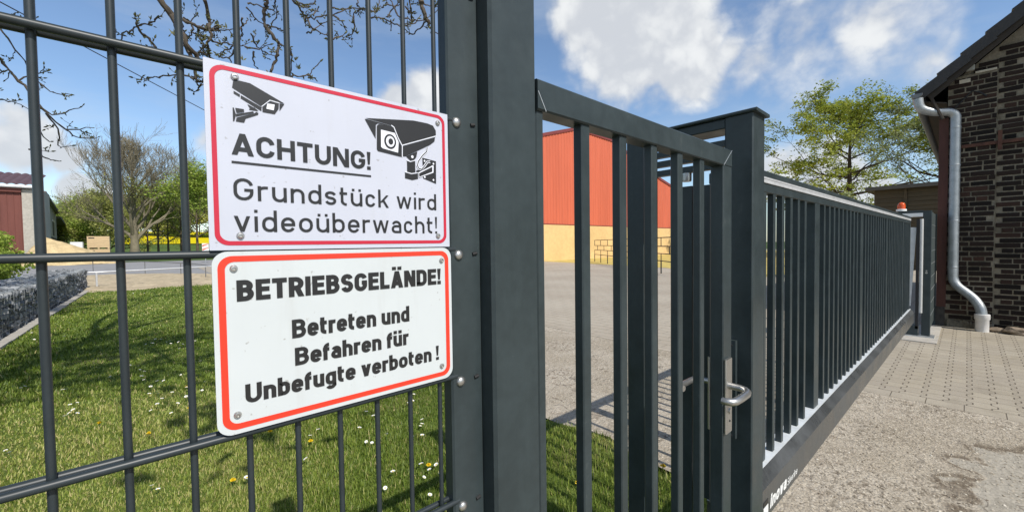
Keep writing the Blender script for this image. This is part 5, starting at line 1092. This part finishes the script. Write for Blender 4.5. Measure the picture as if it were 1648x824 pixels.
# ------------------------------------------------------------------ loose chips on the worn asphalt
def chips(N=9000):
    r = np.random.default_rng(12); x = r.uniform(1.2, 5.0, N * 3); y = r.uniform(-1.2, .68, N * 3); P = np.stack([x, y], 1)
    keep = r.random(len(P)) < np.clip(.28 + .55 * fbm2(P, 2.2, 5) + .35 * (y > .35), .03, 1); P = P[keep][:N]; n = len(P)
    s = .0022 + .0065 * r.random(n) ** 3.2; base = np.array([(1, 0, 0), (0, 1, 0), (-1, 0, 0), (0, -1, 0), (0, 0, .7), (0, 0, -.3)], float)
    J = base[None] * r.uniform(.55, 1.3, (n, 6, 1)) + r.normal(size=(n, 6, 3)) * .12; a = r.uniform(0, 6.3, n); c, q = np.cos(a)[:, None], np.sin(a)[:, None]
    X = J[:, :, 0] * c - J[:, :, 1] * q; Y = J[:, :, 0] * q + J[:, :, 1] * c
    V = np.stack([X * s[:, None] + P[:, :1], Y * s[:, None] + P[:, 1:], J[:, :, 2] * s[:, None] + .0015], 2).reshape(-1, 3)
    T = np.array([(0, 1, 4), (1, 2, 4), (2, 3, 4), (3, 0, 4)]); F = (np.arange(n)[:, None, None] * 6 + T[None]).reshape(-1, 3)
    o = np_mesh('loose_gravel', V, F, attr_mat('gravel_chip', [(.14, .11, .08), (.34, .29, .22), (.50, .44, .35), (.62, .57, .48)], .85, spec=.2), np.repeat(np.clip(r.normal(.5, .25, n), 0, 1), 4), k=3)
    tag(o, 'loose stone chips scattered on the worn forecourt asphalt', 'gravel', kind='stuff')
chips()

# ------------------------------------------------------------------ daisies and dandelions
DW = mk('daisy_petal_white', (.80, .80, .76), .6, var=.05); DY = mk('daisy_yellow', (.70, .48, .02), .6); DST = mk('flower_stalk', (.07, .13, .03), .6)
DAND = mk('dandelion_yellow', (.78, .55, .01), .6, var=.1)
def daisy():
    t = thing('daisy', 'small white daisy in the lawn grass', 'flower', (0, 0, 0), 'daisies scattered over the lawn')
    mb = MB()
    for k in range(13):
        a = 2 * PI * k / 13; c, s = math.cos(a), math.sin(a); w = .0028
        mb.add([(c * .004 + s * w, s * .004 - c * w, .052), (c * .0125 + s * w, s * .0125 - c * w, .0555), (c * .0135, s * .0135, .055), (c * .0125 - s * w, s * .0125 + c * w, .0555), (c * .004 - s * w, s * .004 + c * w, .052)], [(0, 1, 2, 3, 4)])
    mb.build('petals', DW, t); mb = MB(); mb.lathe((0, 0, .0525), [(.0045, 0), (.004, .002), (.001, .003)], 8); mb.build('heart', DY, t)
    mb = MB(); mb.tube([(0, 0, 0), (.003, .002, .03), (0, 0, .0525)], .0012, 5); mb.build('stalk', DST, t); return t
def copy_thing(o, loc, rz, s, tilt=(0, 0)):
    c = o.copy(); COL.objects.link(c); c.location = loc; c.rotation_euler = (tilt[0], tilt[1], rz); c.scale = (s, s, s)
    for ch in o.children:
        d = ch.copy(); COL.objects.link(d); d.parent = c
    return c
dz = daisy(); first = True; rd = random.Random(31)
SPOTS = []
def pix_ground(px, py, z=.0):
    d = CF + CR * ((px - 824) / 649.324) - CU * ((py - 412) / 649.324); k = (z - 1.45) / d.z; return EYE + d * k
CLUST = [(30, 630, 10, 5, 3), (112, 640, 10, 12, 5), (118, 670, 6, 6, 4), (270, 630, 34, 16, 14), (278, 556, 20, 5, 12), (255, 643, 10, 18, 6), (250, 800, 6, 6, 2), (389, 780, 5, 4, 1), (20, 742, 8, 3, 2), (215, 590, 60, 40, 10), (130, 545, 50, 20, 6), (667, 680, 12, 20, 9), (560, 690, 70, 18, 7), (640, 750, 60, 40, 6), (200, 480, 120, 8, 9), (700, 790, 10, 20, 4), (480, 700, 60, 15, 4)]
for cx, cy, sx, sy, n in CLUST:
    for _ in range(n): SPOTS.append((rd.gauss(cx, sx), rd.gauss(cy, sy)))
for px, py in SPOTS:
    q = pix_ground(px, py)
    if not (-1.68 < q.x < 2.3 and .62 < q.y < 20): continue
    s = rd.uniform(.8, 1.25); rz = rd.uniform(0, 6); tl = (rd.gauss(0, .25), rd.gauss(0, .25))
    if first: dz.location = (q.x, q.y, .004); dz.rotation_euler = (*tl, rz); first = False
    else: copy_thing(dz, (q.x, q.y, .004), rz, s, tl)
dn = thing('dandelion', 'yellow dandelion bloom in the lawn grass', 'flower', (0, 0, 0), 'dandelions in the lawn')
mb = MB(); rq = random.Random(5)
for k in range(70):
    a = rq.uniform(0, 6.3); e = rq.uniform(.15, 1.4); d = Vector((math.cos(a) * math.cos(e), math.sin(a) * math.cos(e), math.sin(e))); w = d.orthogonal().normalized() * .0018
    mb.add([Vector((0, 0, .05)) - w, Vector((0, 0, .05)) + w, Vector((0, 0, .05)) + d * .019 + w, Vector((0, 0, .05)) + d * .019 - w], [(0, 1, 2, 3)])
mb.build('bloom', DAND, dn); mb = MB(); mb.tube([(0, 0, 0), (.002, .003, .03), (0, 0, .05)], .002, 5); mb.build('stalk', DST, dn)
first = True
for px, py in ((1067, 763), (435, 704), (240, 707), (300, 630), (305, 665), (375, 785), (500, 720), (690, 760), (160, 690), (930, 790)):
    q = pix_ground(px, py)
    if first: dn.location = (q.x, q.y, 0); first = False
    else: copy_thing(dn, (q.x, q.y, 0), px * .1, .9)
bpy.context.view_layer.update()
